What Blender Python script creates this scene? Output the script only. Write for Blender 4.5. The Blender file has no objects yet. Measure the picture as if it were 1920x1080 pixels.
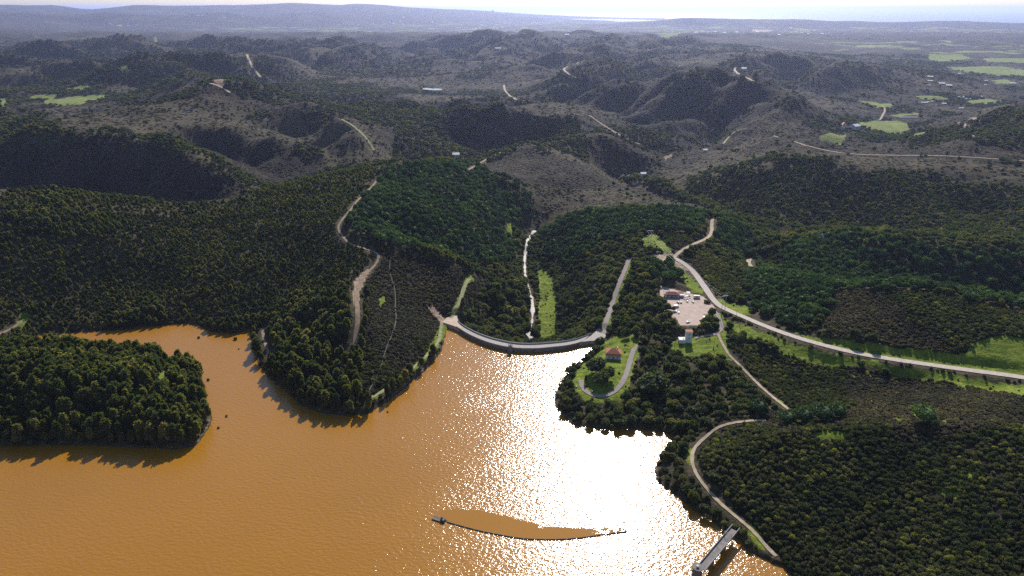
import bpy, math, random
import numpy as np
from mathutils import Vector, geometry
random.seed(7); rng = np.random.default_rng(7)
SC = bpy.context.scene
COL = SC.collection
# ------------------------------------------------------------------ camera, sky, sun, exposure
CAMZ, PITCH, F = 285.0, math.radians(22.3), 1280.0
SP, CP = math.sin(PITCH), math.cos(PITCH)
cam_d = bpy.data.cameras.new('camera'); cam = bpy.data.objects.new('camera', cam_d); COL.objects.link(cam)
cam.location = (0, 0, CAMZ); cam.rotation_euler = (math.pi/2 - PITCH, 0, 0)
cam_d.sensor_width = 36; cam_d.lens = 36*F/1920; cam_d.clip_start = 1; cam_d.clip_end = 250000
SC.camera = cam
SUN_AZ, SUN_EL = math.radians(9.5), math.radians(36)      # azimuth measured from +Y towards +X
W = bpy.data.worlds.new('World'); SC.world = W; W.use_nodes = True
wn = W.node_tree; wn.nodes.clear()
sky = wn.nodes.new('ShaderNodeTexSky'); sky.sky_type = 'NISHITA'; sky.sun_disc = False
sky.sun_elevation = SUN_EL; sky.sun_rotation = SUN_AZ; sky.altitude = 300
sky.air_density = 1.0; sky.dust_density = 0.7; sky.ozone_density = 3.0
bg = wn.nodes.new('ShaderNodeBackground'); bg.inputs[1].default_value = 0.10
wo = wn.nodes.new('ShaderNodeOutputWorld')
wn.links.new(sky.outputs[0], bg.inputs[0]); wn.links.new(bg.outputs[0], wo.inputs[0])
sd = bpy.data.lights.new('sun', 'SUN'); sd.energy = 5.0; sd.angle = math.radians(0.5); sd.color = (1.0, 0.95, 0.89)
sun = bpy.data.objects.new('sun', sd); COL.objects.link(sun)
sv = Vector((math.sin(SUN_AZ)*math.cos(SUN_EL), math.cos(SUN_AZ)*math.cos(SUN_EL), math.sin(SUN_EL)))
sun.rotation_euler = sv.to_track_quat('Z', 'Y').to_euler()
SC.view_settings.view_transform = 'Standard'; SC.view_settings.look = 'None'
SC.view_settings.exposure = 0.27; SC.view_settings.gamma = 1
SC.cycles.max_bounces = 5; SC.cycles.diffuse_bounces = 2; SC.cycles.glossy_bounces = 2
SC.cycles.transmission_bounces = 3; SC.cycles.volume_bounces = 1; SC.cycles.transparent_max_bounces = 4
SC.cycles.sample_clamp_indirect = 4
SC.cycles.use_denoising = False
SC.render.use_persistent_data = False
# ------------------------------------------------------------------ helpers
def ray(px, py):
    u, v = (px-960)/F, (py-540)/F
    return np.array([u, CP - v*SP, -(SP + v*CP)])
def at(px, py, z):                       # the point at height z seen in that direction
    d = ray(px, py); t = (CAMZ-z)/(-d[2]); return (d[0]*t, d[1]*t, z)
def tag(o, label=None, cat=None, group=None, kind=None):
    if label: o['label'] = label
    if cat: o['category'] = cat
    if group: o['group'] = group
    if kind: o['kind'] = kind
    return o
def mesh_obj(name, verts, faces, mats=None, parent=None, smooth=False, mi=None):
    me = bpy.data.meshes.new(name); me.from_pydata([tuple(v) for v in verts], [], [tuple(f) for f in faces]); me.update()
    for m in (mats if isinstance(mats, (list, tuple)) else [mats]):
        if m: me.materials.append(m)
    if mi is not None: me.polygons.foreach_set('material_index', mi)
    if smooth: me.polygons.foreach_set('use_smooth', [True]*len(me.polygons))
    o = bpy.data.objects.new(name, me); COL.objects.link(o)
    if parent: o.parent = parent
    return o
def empty(name, loc, rz=0.0):
    o = bpy.data.objects.new(name, None); COL.objects.link(o); o.location = loc; o.rotation_euler = (0, 0, rz)
    o.empty_display_size = 1; return o
class MB:
    def __init__(s): s.v = []; s.f = []
    def box(s, c, size, rz=0.0, taper=1.0):
        n = len(s.v); cx, cy, cz = c; a, b, h = size[0]/2, size[1]/2, size[2]/2; cr, sr = math.cos(rz), math.sin(rz)
        for dz, k in ((-h, 1), (h, taper)):
            for dx, dy in ((-a, -b), (a, -b), (a, b), (-a, b)):
                dx *= k; dy *= k
                s.v.append((cx+dx*cr-dy*sr, cy+dx*sr+dy*cr, cz+dz))
        s.f += [tuple(n+i for i in q) for q in ((3,2,1,0),(4,5,6,7),(0,1,5,4),(1,2,6,5),(2,3,7,6),(3,0,4,7))]
        return s
    def tube(s, p, q, r0, r1=None, seg=8):
        r1 = r0 if r1 is None else r1; p, q = Vector(p), Vector(q); d = (q-p).normalized()
        a = d.orthogonal().normalized(); b = d.cross(a); n = len(s.v)
        for c, r in ((p, r0), (q, r1)):
            for i in range(seg):
                t = 2*math.pi*i/seg; s.v.append(tuple(c + a*math.cos(t)*r + b*math.sin(t)*r))
        for i in range(seg):
            j = (i+1) % seg; s.f.append((n+i, n+j, n+seg+j, n+seg+i))
        s.f.append(tuple(n+seg-1-i for i in range(seg))); s.f.append(tuple(n+seg+i for i in range(seg)))
        return s
    def poly(s, pts): n = len(s.v); s.v += [tuple(p) for p in pts]; s.f.append(tuple(range(n, n+len(pts)))); return s
    def build(s, name, mat, parent=None, smooth=False): return mesh_obj(name, s.v, s.f, mat, parent, smooth)
# ------------------------------------------------------------------ materials
def mat(name, rough=0.8, spec=0.3):
    m = bpy.data.materials.new(name); m.use_nodes = True; nt = m.node_tree; b = nt.nodes['Principled BSDF']
    b.inputs['Roughness'].default_value = rough; b.inputs['Specular IOR Level'].default_value = spec
    return m, nt, b
def N(nt, t, **kw):
    n = nt.nodes.new(t)
    for k, v in kw.items(): setattr(n, k, v)
    return n
def ramp(nt, fac, stops):
    r = N(nt, 'ShaderNodeValToRGB'); e = r.color_ramp.elements
    while len(e) < len(stops): e.new(0.5)
    for el, (p, c) in zip(e, stops): el.position = p; el.color = (*c, 1) if len(c) == 3 else c
    nt.links.new(fac, r.inputs[0]); return r.outputs[0]
def noise(nt, scale, detail=4, rough=0.6, vec=None, obj=False):
    if vec is None:
        if obj: vec = N(nt, 'ShaderNodeTexCoord').outputs['Object']
        else: vec = N(nt, 'ShaderNodeNewGeometry').outputs['Position']
    n = N(nt, 'ShaderNodeTexNoise'); n.inputs['Scale'].default_value = scale; n.inputs['Detail'].default_value = detail
    n.inputs['Roughness'].default_value = rough; nt.links.new(vec, n.inputs['Vector']); return n.outputs[0]
def mix(nt, a, b, fac, mode='MIX'):
    m = N(nt, 'ShaderNodeMix', data_type='RGBA', blend_type=mode)
    for s, i in ((fac, 0), (a, 6), (b, 7)):
        if hasattr(s, 'links'): nt.links.new(s, m.inputs[i])
        elif i == 0: m.inputs[0].default_value = s
        else: m.inputs[i].default_value = (*s, 1)
    return m.outputs[2]
def bump(nt, b, h, strength, dist):
    n = N(nt, 'ShaderNodeBump'); n.inputs['Strength'].default_value = strength; n.inputs['Distance'].default_value = dist
    nt.links.new(h, n.inputs['Height']); nt.links.new(n.outputs[0], b.inputs['Normal'])
def simple(name, c0, c1=None, scale=1.0, rough=0.8, spec=0.3, bstr=0.0, bdist=0.02, detail=5, obj=False):
    m, nt, b = mat(name, rough, spec); c1 = c1 or tuple(x*0.7 for x in c0)
    n = noise(nt, scale, detail, 0.65, obj=obj)
    nt.links.new(ramp(nt, n, [(0.32, c1), (0.68, c0)]), b.inputs['Base Color'])
    if bstr: bump(nt, b, n, bstr, bdist)
    return m
# ------------------------------------------------------------------ gradient noise for the relief
_perm = rng.permutation(4096)
_ga = rng.random(4096)*2*np.pi
_gx, _gy = np.cos(_ga), np.sin(_ga)
def perlin(x, y):
    xi = np.floor(x).astype(np.int64); yi = np.floor(y).astype(np.int64); xf = x-xi; yf = y-yi
    u = xf*xf*xf*(xf*(xf*6-15)+10); v = yf*yf*yf*(yf*(yf*6-15)+10)
    def g(ix, iy, dx, dy):
        h = _perm[(ix + _perm[iy & 4095]) & 4095]; return _gx[h]*dx + _gy[h]*dy
    a = g(xi, yi, xf, yf); b = g(xi+1, yi, xf-1, yf); c = g(xi, yi+1, xf, yf-1); d = g(xi+1, yi+1, xf-1, yf-1)
    return (a + u*(b-a)) + v*((c + u*(d-c)) - (a + u*(b-a)))
def fbm(x, y, wl, octv=4, gain=0.5):
    s = 0; a = 1.0; f = 1.0/wl
    for k in range(octv): s = s + a*perlin(x*f + 17.3*k, y*f - 9.1*k); a *= gain; f *= 2.03
    return s
def ridged(x, y, wl, octv=4):
    s = 0; a = 1.0; f = 1.0/wl
    for k in range(octv): s = s + a*(1-2.2*np.abs(perlin(x*f + 31.7*k, y*f + 5.9*k))); a *= 0.48; f *= 2.1
    return s
def smooth(x, a, b):
    t = np.clip((x-a)/(b-a), 0, 1); return t*t*(3-2*t)
def in_poly(X, Y, P):
    P = np.asarray(P)[:, :2]; r = np.zeros(X.shape, bool)
    lo, hi = P.min(0), P.max(0); sel = (X >= lo[0]) & (X <= hi[0]) & (Y >= lo[1]) & (Y <= hi[1])
    x, y = X[sel], Y[sel]; c = np.zeros(x.shape, bool); n = len(P)
    for i in range(n):
        x0, y0 = P[i]; x1, y1 = P[(i+1) % n]
        if y0 == y1: continue
        c ^= ((y0 > y) != (y1 > y)) & (x < (x1-x0)*(y-y0)/(y1-y0) + x0)
    r[sel] = c; return r
def seg_dist(X, Y, P, closed=False, val=None):
    P = np.asarray(P, float); n = len(P); D = np.full(X.shape, 1e9); V = np.zeros(X.shape)
    for i in range(n if closed else n-1):
        a, b = P[i], P[(i+1) % n]; dx, dy = b[0]-a[0], b[1]-a[1]; L = dx*dx+dy*dy+1e-9
        t = np.clip(((X-a[0])*dx + (Y-a[1])*dy)/L, 0, 1); d = np.hypot(X-a[0]-t*dx, Y-a[1]-t*dy)
        m = d < D; D[m] = d[m]
        if val is not None: V[m] = (val[i] + t*(val[(i+1) % n]-val[i]))[m]
    return (D, V) if val is not None else D
def resample(P, step):
    P = np.asarray(P, float); d = np.r_[0, np.cumsum(np.hypot(*(np.diff(P[:, :2], axis=0).T)))]
    n = max(2, int(d[-1]/step)+1); t = np.linspace(0, d[-1], n)
    return np.stack([np.interp(t, d, P[:, k]) for k in range(P.shape[1])], 1)
def smooth_line(P, it=2):                # Chaikin
    P = np.asarray(P, float)
    for _ in range(it):
        Q = np.empty((2*len(P)-2, P.shape[1])); Q[0::2] = .75*P[:-1]+.25*P[1:]; Q[1::2] = .25*P[:-1]+.75*P[1:]
        P = np.vstack([P[:1], Q, P[-1:]])
    return P
# ------------------------------------------------------------------ the lie of the land: heights surveyed along ridges, spurs and valleys
LAKE_PX = [(-420,1500),(-420,860),(-200,848),(0,836),(60,836),(150,834),(250,838),(330,842),(368,836),(392,802),(398,782),(384,756),(376,738),(380,705),(366,694),(330,682),(250,668),(150,660),(95,650),(66,634),
 (80,626),(150,623),(240,618),(330,607),(370,609),(390,621),(440,627),(466,618),(473,630),(476,655),(484,683),(505,708),(540,737),(566,762),(610,776),(655,780),(690,776),(722,756),(762,724),(800,692),(826,660),(834,628),(838,612)]
DAM_UP = [(832,606),(846,609),(856,612),(865,618),(880,627),(900,636),(920,643),(940,648),(960,651.5),(980,653),(1010,653),(1040,650),(1060,648),(1080,644),(1092,640),(1105,639),(1130,638.5)]
DAM_DN = [(856,592),(857,597),(858.5,602),(862,607),(872,614),(885,621),(900,628),(920,635),(940,640),(960,644),(980,646),(1010,645.5),(1040,643),(1060,641),(1080,637),(1095,632),(1108,626),(1118,620)]
LAKE_PX2 = [(1122,650),(1106,664),(1086,684),(1062,702),(1050,722),(1040,742),(1042,762),(1060,782),(1072,796),(1110,803),(1150,806),(1200,804),(1240,809),(1262,816),(1258,832),(1240,852),(1228,880),(1232,902),(1265,926),(1300,956),(1335,977),(1362,1000),(1388,1012),(1402,1032),(1432,1047),(1468,1062),(1490,1085),(1540,1140),(1600,1250),(1650,1500)]
CREST = 4.0
dam_u = np.array([at(x, y, CREST)[:2] for x, y in DAM_UP]); dam_d = np.array([at(x, y, CREST)[:2] for x, y in DAM_DN])
LAKE = np.array([at(x, y, 0)[:2] for x, y in LAKE_PX] + [tuple(p + np.array([0, 1.2])) for p in dam_u] + [at(x, y, 0)[:2] for x, y in LAKE_PX2])
C = [ # (px, py, height)
# island on the left
(0,712,20),(-150,705,20),(-300,700,22),(80,718,21),(150,722,20),(240,716,17),(300,722,12),(345,745,7),(0,770,11),(150,780,11),(280,790,9),(350,790,6),(0,665,8),(150,680,10),(250,690,8),
(-60,640,6),(-200,640,8),(-200,780,10),(20,640,4),
# wooded hill north of the inlet
(0,352,78),(-150,350,82),(-350,350,85),(100,358,76),(200,372,68),(280,387,60),(325,398,52),(0,480,46),(0,560,20),(0,600,9),(100,560,16),(100,480,44),(200,440,55),(200,520,22),(250,570,9),(300,480,32),(300,430,45),(-150,480,50),(-150,600,12),(-350,560,30),
(400,392,50),(470,378,55),(560,348,62),(640,330,68),(710,319,70),(330,580,9),(380,560,22),(430,500,38),(520,430,52),(450,590,8),(520,555,14),(570,500,26),(600,455,42),(400,450,40),(320,530,18),
# ridge of the peninsula with the earth track
(690,355,66),(655,385,65),(635,420,62),(645,450,60),(712,470,60),(715,492,57),(690,522,50),(672,560,41),(675,600,30),(667,640,18),(655,690,9),(560,560,28),(600,600,20),(560,640,10),(520,680,6),(600,700,7),(530,610,10),(620,520,42),
(780,479,52),(850,496,34),(895,518,12),(925,531,-8),(760,560,36),(800,600,18),(740,640,20),(700,700,12),(780,660,9),(820,620,8),(850,590,6),(865,560,12),(880,523,16),(840,540,24),(740,520,47),
(900,600,-14),(930,620,-24),(940,570,-18),(960,600,-34),(905,560,-6),
# river
(990,645,-37),(996,600,-38),(998,560,-39),(986,520,-40),(984,480,-41),(990,450,-42),(1003,433,-43),(975,620,-35),
# stone pine hill
(760,315,72),(800,313,70),(840,313,62),(880,316,50),(940,332,25),(1000,346,4),(730,440,46),(800,462,30),(870,488,8),(930,505,-12),(968,490,-33),(720,400,62),(800,400,55),(880,410,28),(940,410,-2),(965,450,-28),(975,430,-36),
(1100,357,-3),(1200,366,-8),(1290,378,-18),(1345,388,-30),
# hill right of the river
(1015,440,-36),(1030,428,-20),(1060,411,2),(1120,403,12),(1200,396,18),(1280,396,16),(1330,402,14),(1020,500,-37),(1030,560,-36),(1040,620,-35),(1055,500,-26),(1080,460,-4),(1150,450,18),(1065,560,-25),(1100,540,-5),(1100,600,-12),(1075,620,-26),(1120,600,3),
(1130,618,5.5),(1160,540,14),(1183,483,22),(1200,450,27),(1222,440,28),(1255,470,26),(1265,483,24),(1300,470,23),(1332,440,20),(1336,410,15),(1230,520,22),(1265,550,22),(1290,590,22),(1240,600,17),(1200,600,13),(1170,620,10),
(1150,668,8),(1125,700,8),(1125,745,7),(1090,730,6),(1175,720,9),(1220,700,8),(1290,640,14),(1345,600,19),(1350,640,17),(1300,700,12),(1250,760,5),(1180,770,4),(1120,775,4),(1110,655,2),
# far side of that hill: drops to the eastern valley
(1360,440,0),(1390,500,-2),(1380,560,12),(1430,430,-36),(1450,450,-36),(1550,442,-34),(1640,435,-34),(1420,490,-16),(1340,520,14),
# road to the right
(1400,605,22.5),(1450,626,24),(1600,663,26),(1750,690,28),(1920,710,30),(2150,745,33),(2400,780,36),
(1560,549,38),(1620,543,44),(1720,545,49),(1800,556,51),(1920,582,51),(2150,610,52),(1560,600,33),(1700,620,38),(1850,650,40),(1920,640,44),
(1410,590,20),(1480,610,24),(1540,600,28),(1420,520,14),(1480,520,22),(1540,540,24),
(1560,535,-2),(1650,525,-12),(1750,530,-12),(1850,545,-12),(1950,560,-12),(1500,466,2),(1600,446,14),(1690,452,18),(1760,470,14),(1850,477,18),(1920,484,20),(2150,500,22),
# right foreground hill and the gully before it
(1380,670,14),(1450,690,12),(1550,700,14),(1700,720,18),(1850,730,24),(1400,740,10),(1330,760,8),(1290,790,6),(1480,760,16),(1350,790,14),(1440,792,20),(1600,770,30),(1750,750,38),(1920,740,46),(2150,760,55),
(1300,850,9),(1330,900,14),(1400,860,28),(1500,850,40),(1650,850,54),(1800,850,62),(1920,850,68),(1300,920,5),(1370,960,7),(1430,1010,7),(1500,950,34),(1600,950,50),(1750,950,64),(1920,960,74),(1500,1040,20),(1600,1050,40),(1750,1060,60),(1920,1080,76),(2200,900,80),(2200,1080,85),(1650,1200,30),(1800,1300,50),(2200,1400,80),
# brown hill beyond the river bend
(985,268,24),(940,284,18),(900,306,6),(1060,300,14),(1130,330,-8),(1180,350,-34),(960,320,14),(1050,335,4),(1050,264,24),(1130,253,24),(1200,275,6),(1245,296,-24),(1165,325,-42),(1180,335,-44),(1230,352,-44),(1290,368,-45),(1360,400,-42),
(830,296,-12),(870,300,-10),(780,305,40),
# left hills
(0,303,39),(60,277,59),(150,263,69),(238,256,74),(290,271,71),(340,292,60),(400,326,38),(450,352,16),(480,366,4),(60,348,2),(0,348,2),(130,352,0),(200,352,0),(300,372,0),(380,386,-2),(-200,290,42),(-200,345,4),(200,320,26),(100,320,24),(280,330,24),
(340,236,62),(430,239,60),(500,263,46),(560,291,24),(605,320,4),(420,300,4),(360,272,30),(510,340,2),(480,300,14),
(445,206,66),(560,204,68),(630,222,67),(662,246,56),(700,282,20),(712,302,8),(560,262,12),(620,292,2),(520,228,44),(655,320,30),
(700,228,38),(760,242,32),(800,262,14),(830,285,-6),(740,285,4),
(640,184,58),(720,190,58),(800,196,55),(880,204,52),(950,212,46),(1000,212,40),(1080,214,38),(1120,224,26),(1165,246,-4),(900,235,8),(960,255,-8),(1000,232,6),(1045,262,-10),(860,270,-16),(1010,262,-16),(1200,262,-22),(1240,285,-34),
# basin behind
(650,150,-6),(720,150,-20),(810,167,-34),(900,160,-30),(950,165,-34),(960,185,-30),(870,180,-24),(600,165,10),
# left far
(0,235,40),(100,230,44),(200,215,44),(300,200,44),(400,190,44),(130,185,20),(0,190,20),(250,180,26),(0,120,40),(150,110,40),(300,115,30),(450,120,20),(480,150,20),(600,110,14),(0,72,46),(120,69,44),(250,64,38),(330,80,10),(500,76,10),
# right middle hills
(1110,158,30),(1160,160,30),(1240,215,4),(1290,245,-18),(1190,190,12),(1330,240,-24),(1400,225,10),(1300,200,16),(1350,170,24),(1450,170,22),(1500,205,12),(1560,235,-26),(1600,225,-40),(1655,240,-48),(1640,196,-48),(1700,215,-48),(1750,250,-46),(1500,255,-8),(1590,262,-40),
(1250,130,40),(1380,122,44),(1480,118,40),(1560,115,38),(1650,125,28),(1720,140,6),(1780,160,-20),(1850,185,-40),(1920,190,-34),
(1340,300,-20),(1400,275,10),(1455,262,24),(1530,278,22),(1640,270,20),(1740,292,22),(1920,302,26),(2200,310,30),(1850,270,24),(1800,225,-10),(1830,250,0),(1920,235,30),(2150,230,40),
(1300,332,-24),(1350,325,-6),(1450,312,22),(1600,318,25),(1750,316,25),(1900,330,24),(1450,370,-16),(1600,380,-12),(1750,380,-8),(1900,400,-4),(1550,420,-32),(1700,430,-24),(1920,440,-10),(2150,420,0),(1380,360,-24),(1820,400,-22),
# far country
(930,79,50),(1030,67,50),(1100,72,46),(1180,80,40),(880,92,10),(700,100,16),(800,78,36),(560,64,34),(650,64,34),(750,66,30),(860,76,14),(1250,66,30),(1430,66,30),(1490,82,4),(1400,85,30),(1300,90,36),(1050,110,34),(950,120,10),(1000,140,0),
(1540,80,-30),(1600,88,-45),(1520,103,-45),(1650,92,-10),(1700,85,-30),(1780,62,-6),(1920,62,0),(1800,115,-58),(1920,125,-58),(1850,140,-58),(1900,155,-50),(1700,108,-30),(1560,98,-40),
(330,37,50),(380,36,54),(430,40,30),(210,34,40),(100,38,30),(0,38,30),(600,34,20),(280,44,0),(180,48,10),
(900,45,-62),(1000,48,-66),(1100,52,-66),(1000,60,-60),(1200,56,-60),(1300,50,-50),(1350,58,-40),(800,50,-50),(700,46,-30),(500,48,-10),
]
PTS = np.array([at(*c) for c in C])
shore_in = []
def rt(X, Y): return np.arctan2(X, Y), np.log(np.hypot(X, Y))
extra = []
for a in np.radians([-60,-45,-30,-15,0,15,30,45,60]):
    extra.append((44000*math.sin(a), 44000*math.cos(a), -100)); extra.append((120*math.sin(a), 120*math.cos(a), 10))
for a, r, z in ((-.95,400,30),(-.95,800,80),(-.95,1500,60),(-.95,4000,30),(.95,300,80),(.95,600,50),(.95,1200,20),(.95,3000,0),(-.9,8000,20),(.9,8000,-30)):
    extra.append((r*math.sin(a), r*math.cos(a), z))
def far_pt(px, py, dist):
    d = ray(px, py); t = dist/d[1]; return (d[0]*t, dist, CAMZ + d[2]*t)
for q in [(1290,36,14500),(1350,36,14500),(1420,36,14500),(1500,36,14500),(1560,40,14500),(1600,39,14500),(1640,41,14500),(1700,41.5,14500),(1760,39,14500),(1800,39,14500),(1860,42,14500),(1920,44,14500),(2200,46,14500),
          (985,27,27000),(930,22,26000),(880,19,25000),(840,17.5,24000),(790,15,23000),(740,13,22000),(640,10.5,21000),(560,9,20000),(400,10,19000),(250,9,18000),(100,9.5,18000),(0,9,18000),(-200,9,18000),(-500,9,18000),
          (600,24,15000),(400,22,14000),(200,24,13000),(0,22,12500),(-300,20,12000),(750,28,17000),(850,31,19000)]: extra.append(far_pt(*q))
for px in (1000,1080,1160,1240): extra.append((far_pt(px,20,19500)[0], 19500, -77)); extra.append((far_pt(px,20,26000)[0], 26000, -78))
for px in (1350,1500,1700,1920,2200): extra.append((far_pt(px,20,16500)[0], 16500, -100)); extra.append((far_pt(px,20,12600)[0], 12600, -45))
PTS = np.vstack([PTS, np.array(extra)])
cu, cv = rt(PTS[:, 0], PTS[:, 1])
c2 = 0.012**2
A = np.sqrt((cu[:, None]-cu)**2 + (cv[:, None]-cv)**2 + c2)
n = len(PTS); M = np.zeros((n+1, n+1)); M[:n, :n] = A - 0.004*np.eye(n)*0; M[n, :n] = 1; M[:n, n] = 1
wts = np.linalg.solve(M, np.r_[PTS[:, 2], 0])
NA, NR = 560, 1250
AZ = np.linspace(math.radians(-56), math.radians(56), NA)
LR = np.linspace(math.log(150), math.log(48000), NR)
ug, vg = np.meshgrid(AZ[::4], LR[::4]); 
ug = np.append(ug, np.full((ug.shape[0], 1), AZ[-1]), 1); vg = np.append(vg, vg[:, :1], 1)
ug = np.vstack([ug, ug[:1]]); vg = np.vstack([vg, np.full((1, vg.shape[1]), LR[-1])])
zc = np.zeros(ug.size); uf, vf = ug.ravel(), vg.ravel()
for i in range(0, ug.size, 8000):
    zc[i:i+8000] = np.sqrt((uf[i:i+8000, None]-cu)**2 + (vf[i:i+8000, None]-cv)**2 + c2) @ wts[:n] + wts[n]
zc = zc.reshape(ug.shape)
def bil(G, ua, va, u, v):                # bilinear lookup
    i = np.clip(np.searchsorted(va, v)-1, 0, len(va)-2); j = np.clip(np.searchsorted(ua, u)-1, 0, len(ua)-2)
    fv = np.clip((v-va[i])/(va[i+1]-va[i]), 0, 1); fu = np.clip((u-ua[j])/(ua[j+1]-ua[j]), 0, 1)
    return (G[i, j]*(1-fu)+G[i, j+1]*fu)*(1-fv) + (G[i+1, j]*(1-fu)+G[i+1, j+1]*fu)*fv
UG, VG = np.meshgrid(AZ, LR)
RR = np.exp(VG); GX, GY = RR*np.sin(UG), RR*np.cos(UG)
H = bil(zc, ug[0], vg[:, 0], UG, VG)
far = smooth(RR, 1050, 1900); vfar = smooth(RR, 7000, 12000)
far2 = smooth(RR, 1500, 2600)
def billow(x, y, wl, octv=3, gain=.45):
    s_ = 0; a = 1.0; f = 1.0/wl
    for k in range(octv): q = perlin(x*f + 31.7*k, y*f + 5.9*k); s_ = s_ + a*(np.sqrt(q*q*5+.004)-.45); a *= gain; f *= 2.2
    return s_
fm = 1-0.92*vfar
for vp, vz in (([(1585,262),(1560,235),(1600,200),(1612,184),(1700,170),(1735,100),(1800,93),(2200,93),(2200,165),(1920,195),(1780,225),(1700,262)], -46), ([(1490,110),(1480,82),(1640,80),(1660,104),(1600,112)], -45), ([(1320,125),(1335,72),(1670,70),(1690,118)], 20), ([(600,190),(620,150),(900,130),(960,160),(960,192),(800,190)], -30), ([(-100,205),(-100,172),(210,172),(210,202)], 20)):
    VP = np.array([at(x, y, vz)[:2] for x, y in vp]); dv = seg_dist(GX, GY, VP, True); fm = fm*(1-.85*np.where(in_poly(GX, GY, VP), 1, 1-smooth(dv, 0, 260)))
wx_, wy_ = GX+150*fbm(GX, GY, 1100, 2), GY+150*fbm(GX+777, GY, 1100, 2)
kz = smooth(RR, 1030, 1200)*fm; H = H + kz*np.where(H > 22, .12, .08)*(H-22)
H = H + smooth(RR, 1450, 2300)*fm*(1-.7*smooth(RR, 4500, 8000))*(118*billow((wx_*.84+wy_*.54)*.6, (-wx_*.54+wy_*.84)*1.1, 430, 3, .36) + 22*fbm(GX, GY, 2400, 2))
H = H + smooth(RR, 950, 1350)*fm*(13*billow(GX+40*fbm(GX, GY, 300, 2), GY+40*fbm(GX+55, GY, 300, 2), 260, 3))
H = H + (1-far)*(2.2*fbm(GX, GY, 60, 4) + 2.5*fbm(GX, GY, 140, 2)) + far*3*fbm(GX, GY, 90, 2)
H = np.where(RR > 3000, np.maximum(H, np.where(GY > 11000, -78, -66) + 3*fbm(GX, GY, 900, 3)), H)
H = H + vfar*(7*fbm(GX, GY, 700, 4)*(H > -60))
SEA = np.array([far_pt(x, 20, d)[:2] for x, d in ((3600,15200),(1920,15300),(1700,15700),(1500,15400),(1350,15600),(1290,16500),(1262,20000),(1250,27500),(1150,28200),(1050,28600),(1000,28500),(985,29000),(930,30000),(880,31000),(800,34000),(700,40000),(600,60000))] + [(60000, 60000)])
H = np.where(in_poly(GX, GY, SEA), -110, H); H[-1] = -110
near = RR < 1500
# valleys keep near river level, lake cut in
D = np.full(H.shape, 1e4); D[near] = seg_dist(GX[near], GY[near], LAKE, True)
inl = np.zeros(H.shape, bool); inl[near] = in_poly(GX[near], GY[near], LAKE)
H = np.where(inl, -np.minimum(0.25+D*0.35, 8), H)
dl = np.full(H.shape, 1e4); dl[near] = seg_dist(GX[near], GY[near], dam_u)
land = (~inl) & near
bank = 0.5 + D*0.42
H = np.where(land & (dl > 14), np.minimum(np.maximum(H, np.where(D < 60, 0.6+D*0.05, -99)*(dl > 130) + -99*(dl <= 130)), bank), H)
H = np.where(land & (dl <= 130), np.minimum(H, bank+2), H)
def ground(x, y):
    x = np.atleast_1d(np.asarray(x, float)); y = np.atleast_1d(np.asarray(y, float)); u, v = rt(x, y)
    return bil(H, AZ, LR, u, v)
_T = np.exp(np.linspace(math.log(230), math.log(40000), 2600))
def hit(px, py, lift=0.0):               # where a line of sight meets the ground
    d = ray(px, py); X, Y, Z = d[0]*_T, d[1]*_T, CAMZ + d[2]*_T
    g = ground(X, Y)+lift; k = np.argmax(Z < g)
    if Z[k] >= g[k]: k = len(_T)-1
    if k > 0:
        a, b = Z[k-1]-g[k-1], Z[k]-g[k]; f = a/(a-b) if a != b else 0; t = _T[k-1] + f*(_T[k]-_T[k-1])
    else: t = _T[0]
    return (d[0]*t, d[1]*t, CAMZ + d[2]*t - lift)
def line(px): return np.array([hit(x, y) for x, y in px])
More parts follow.
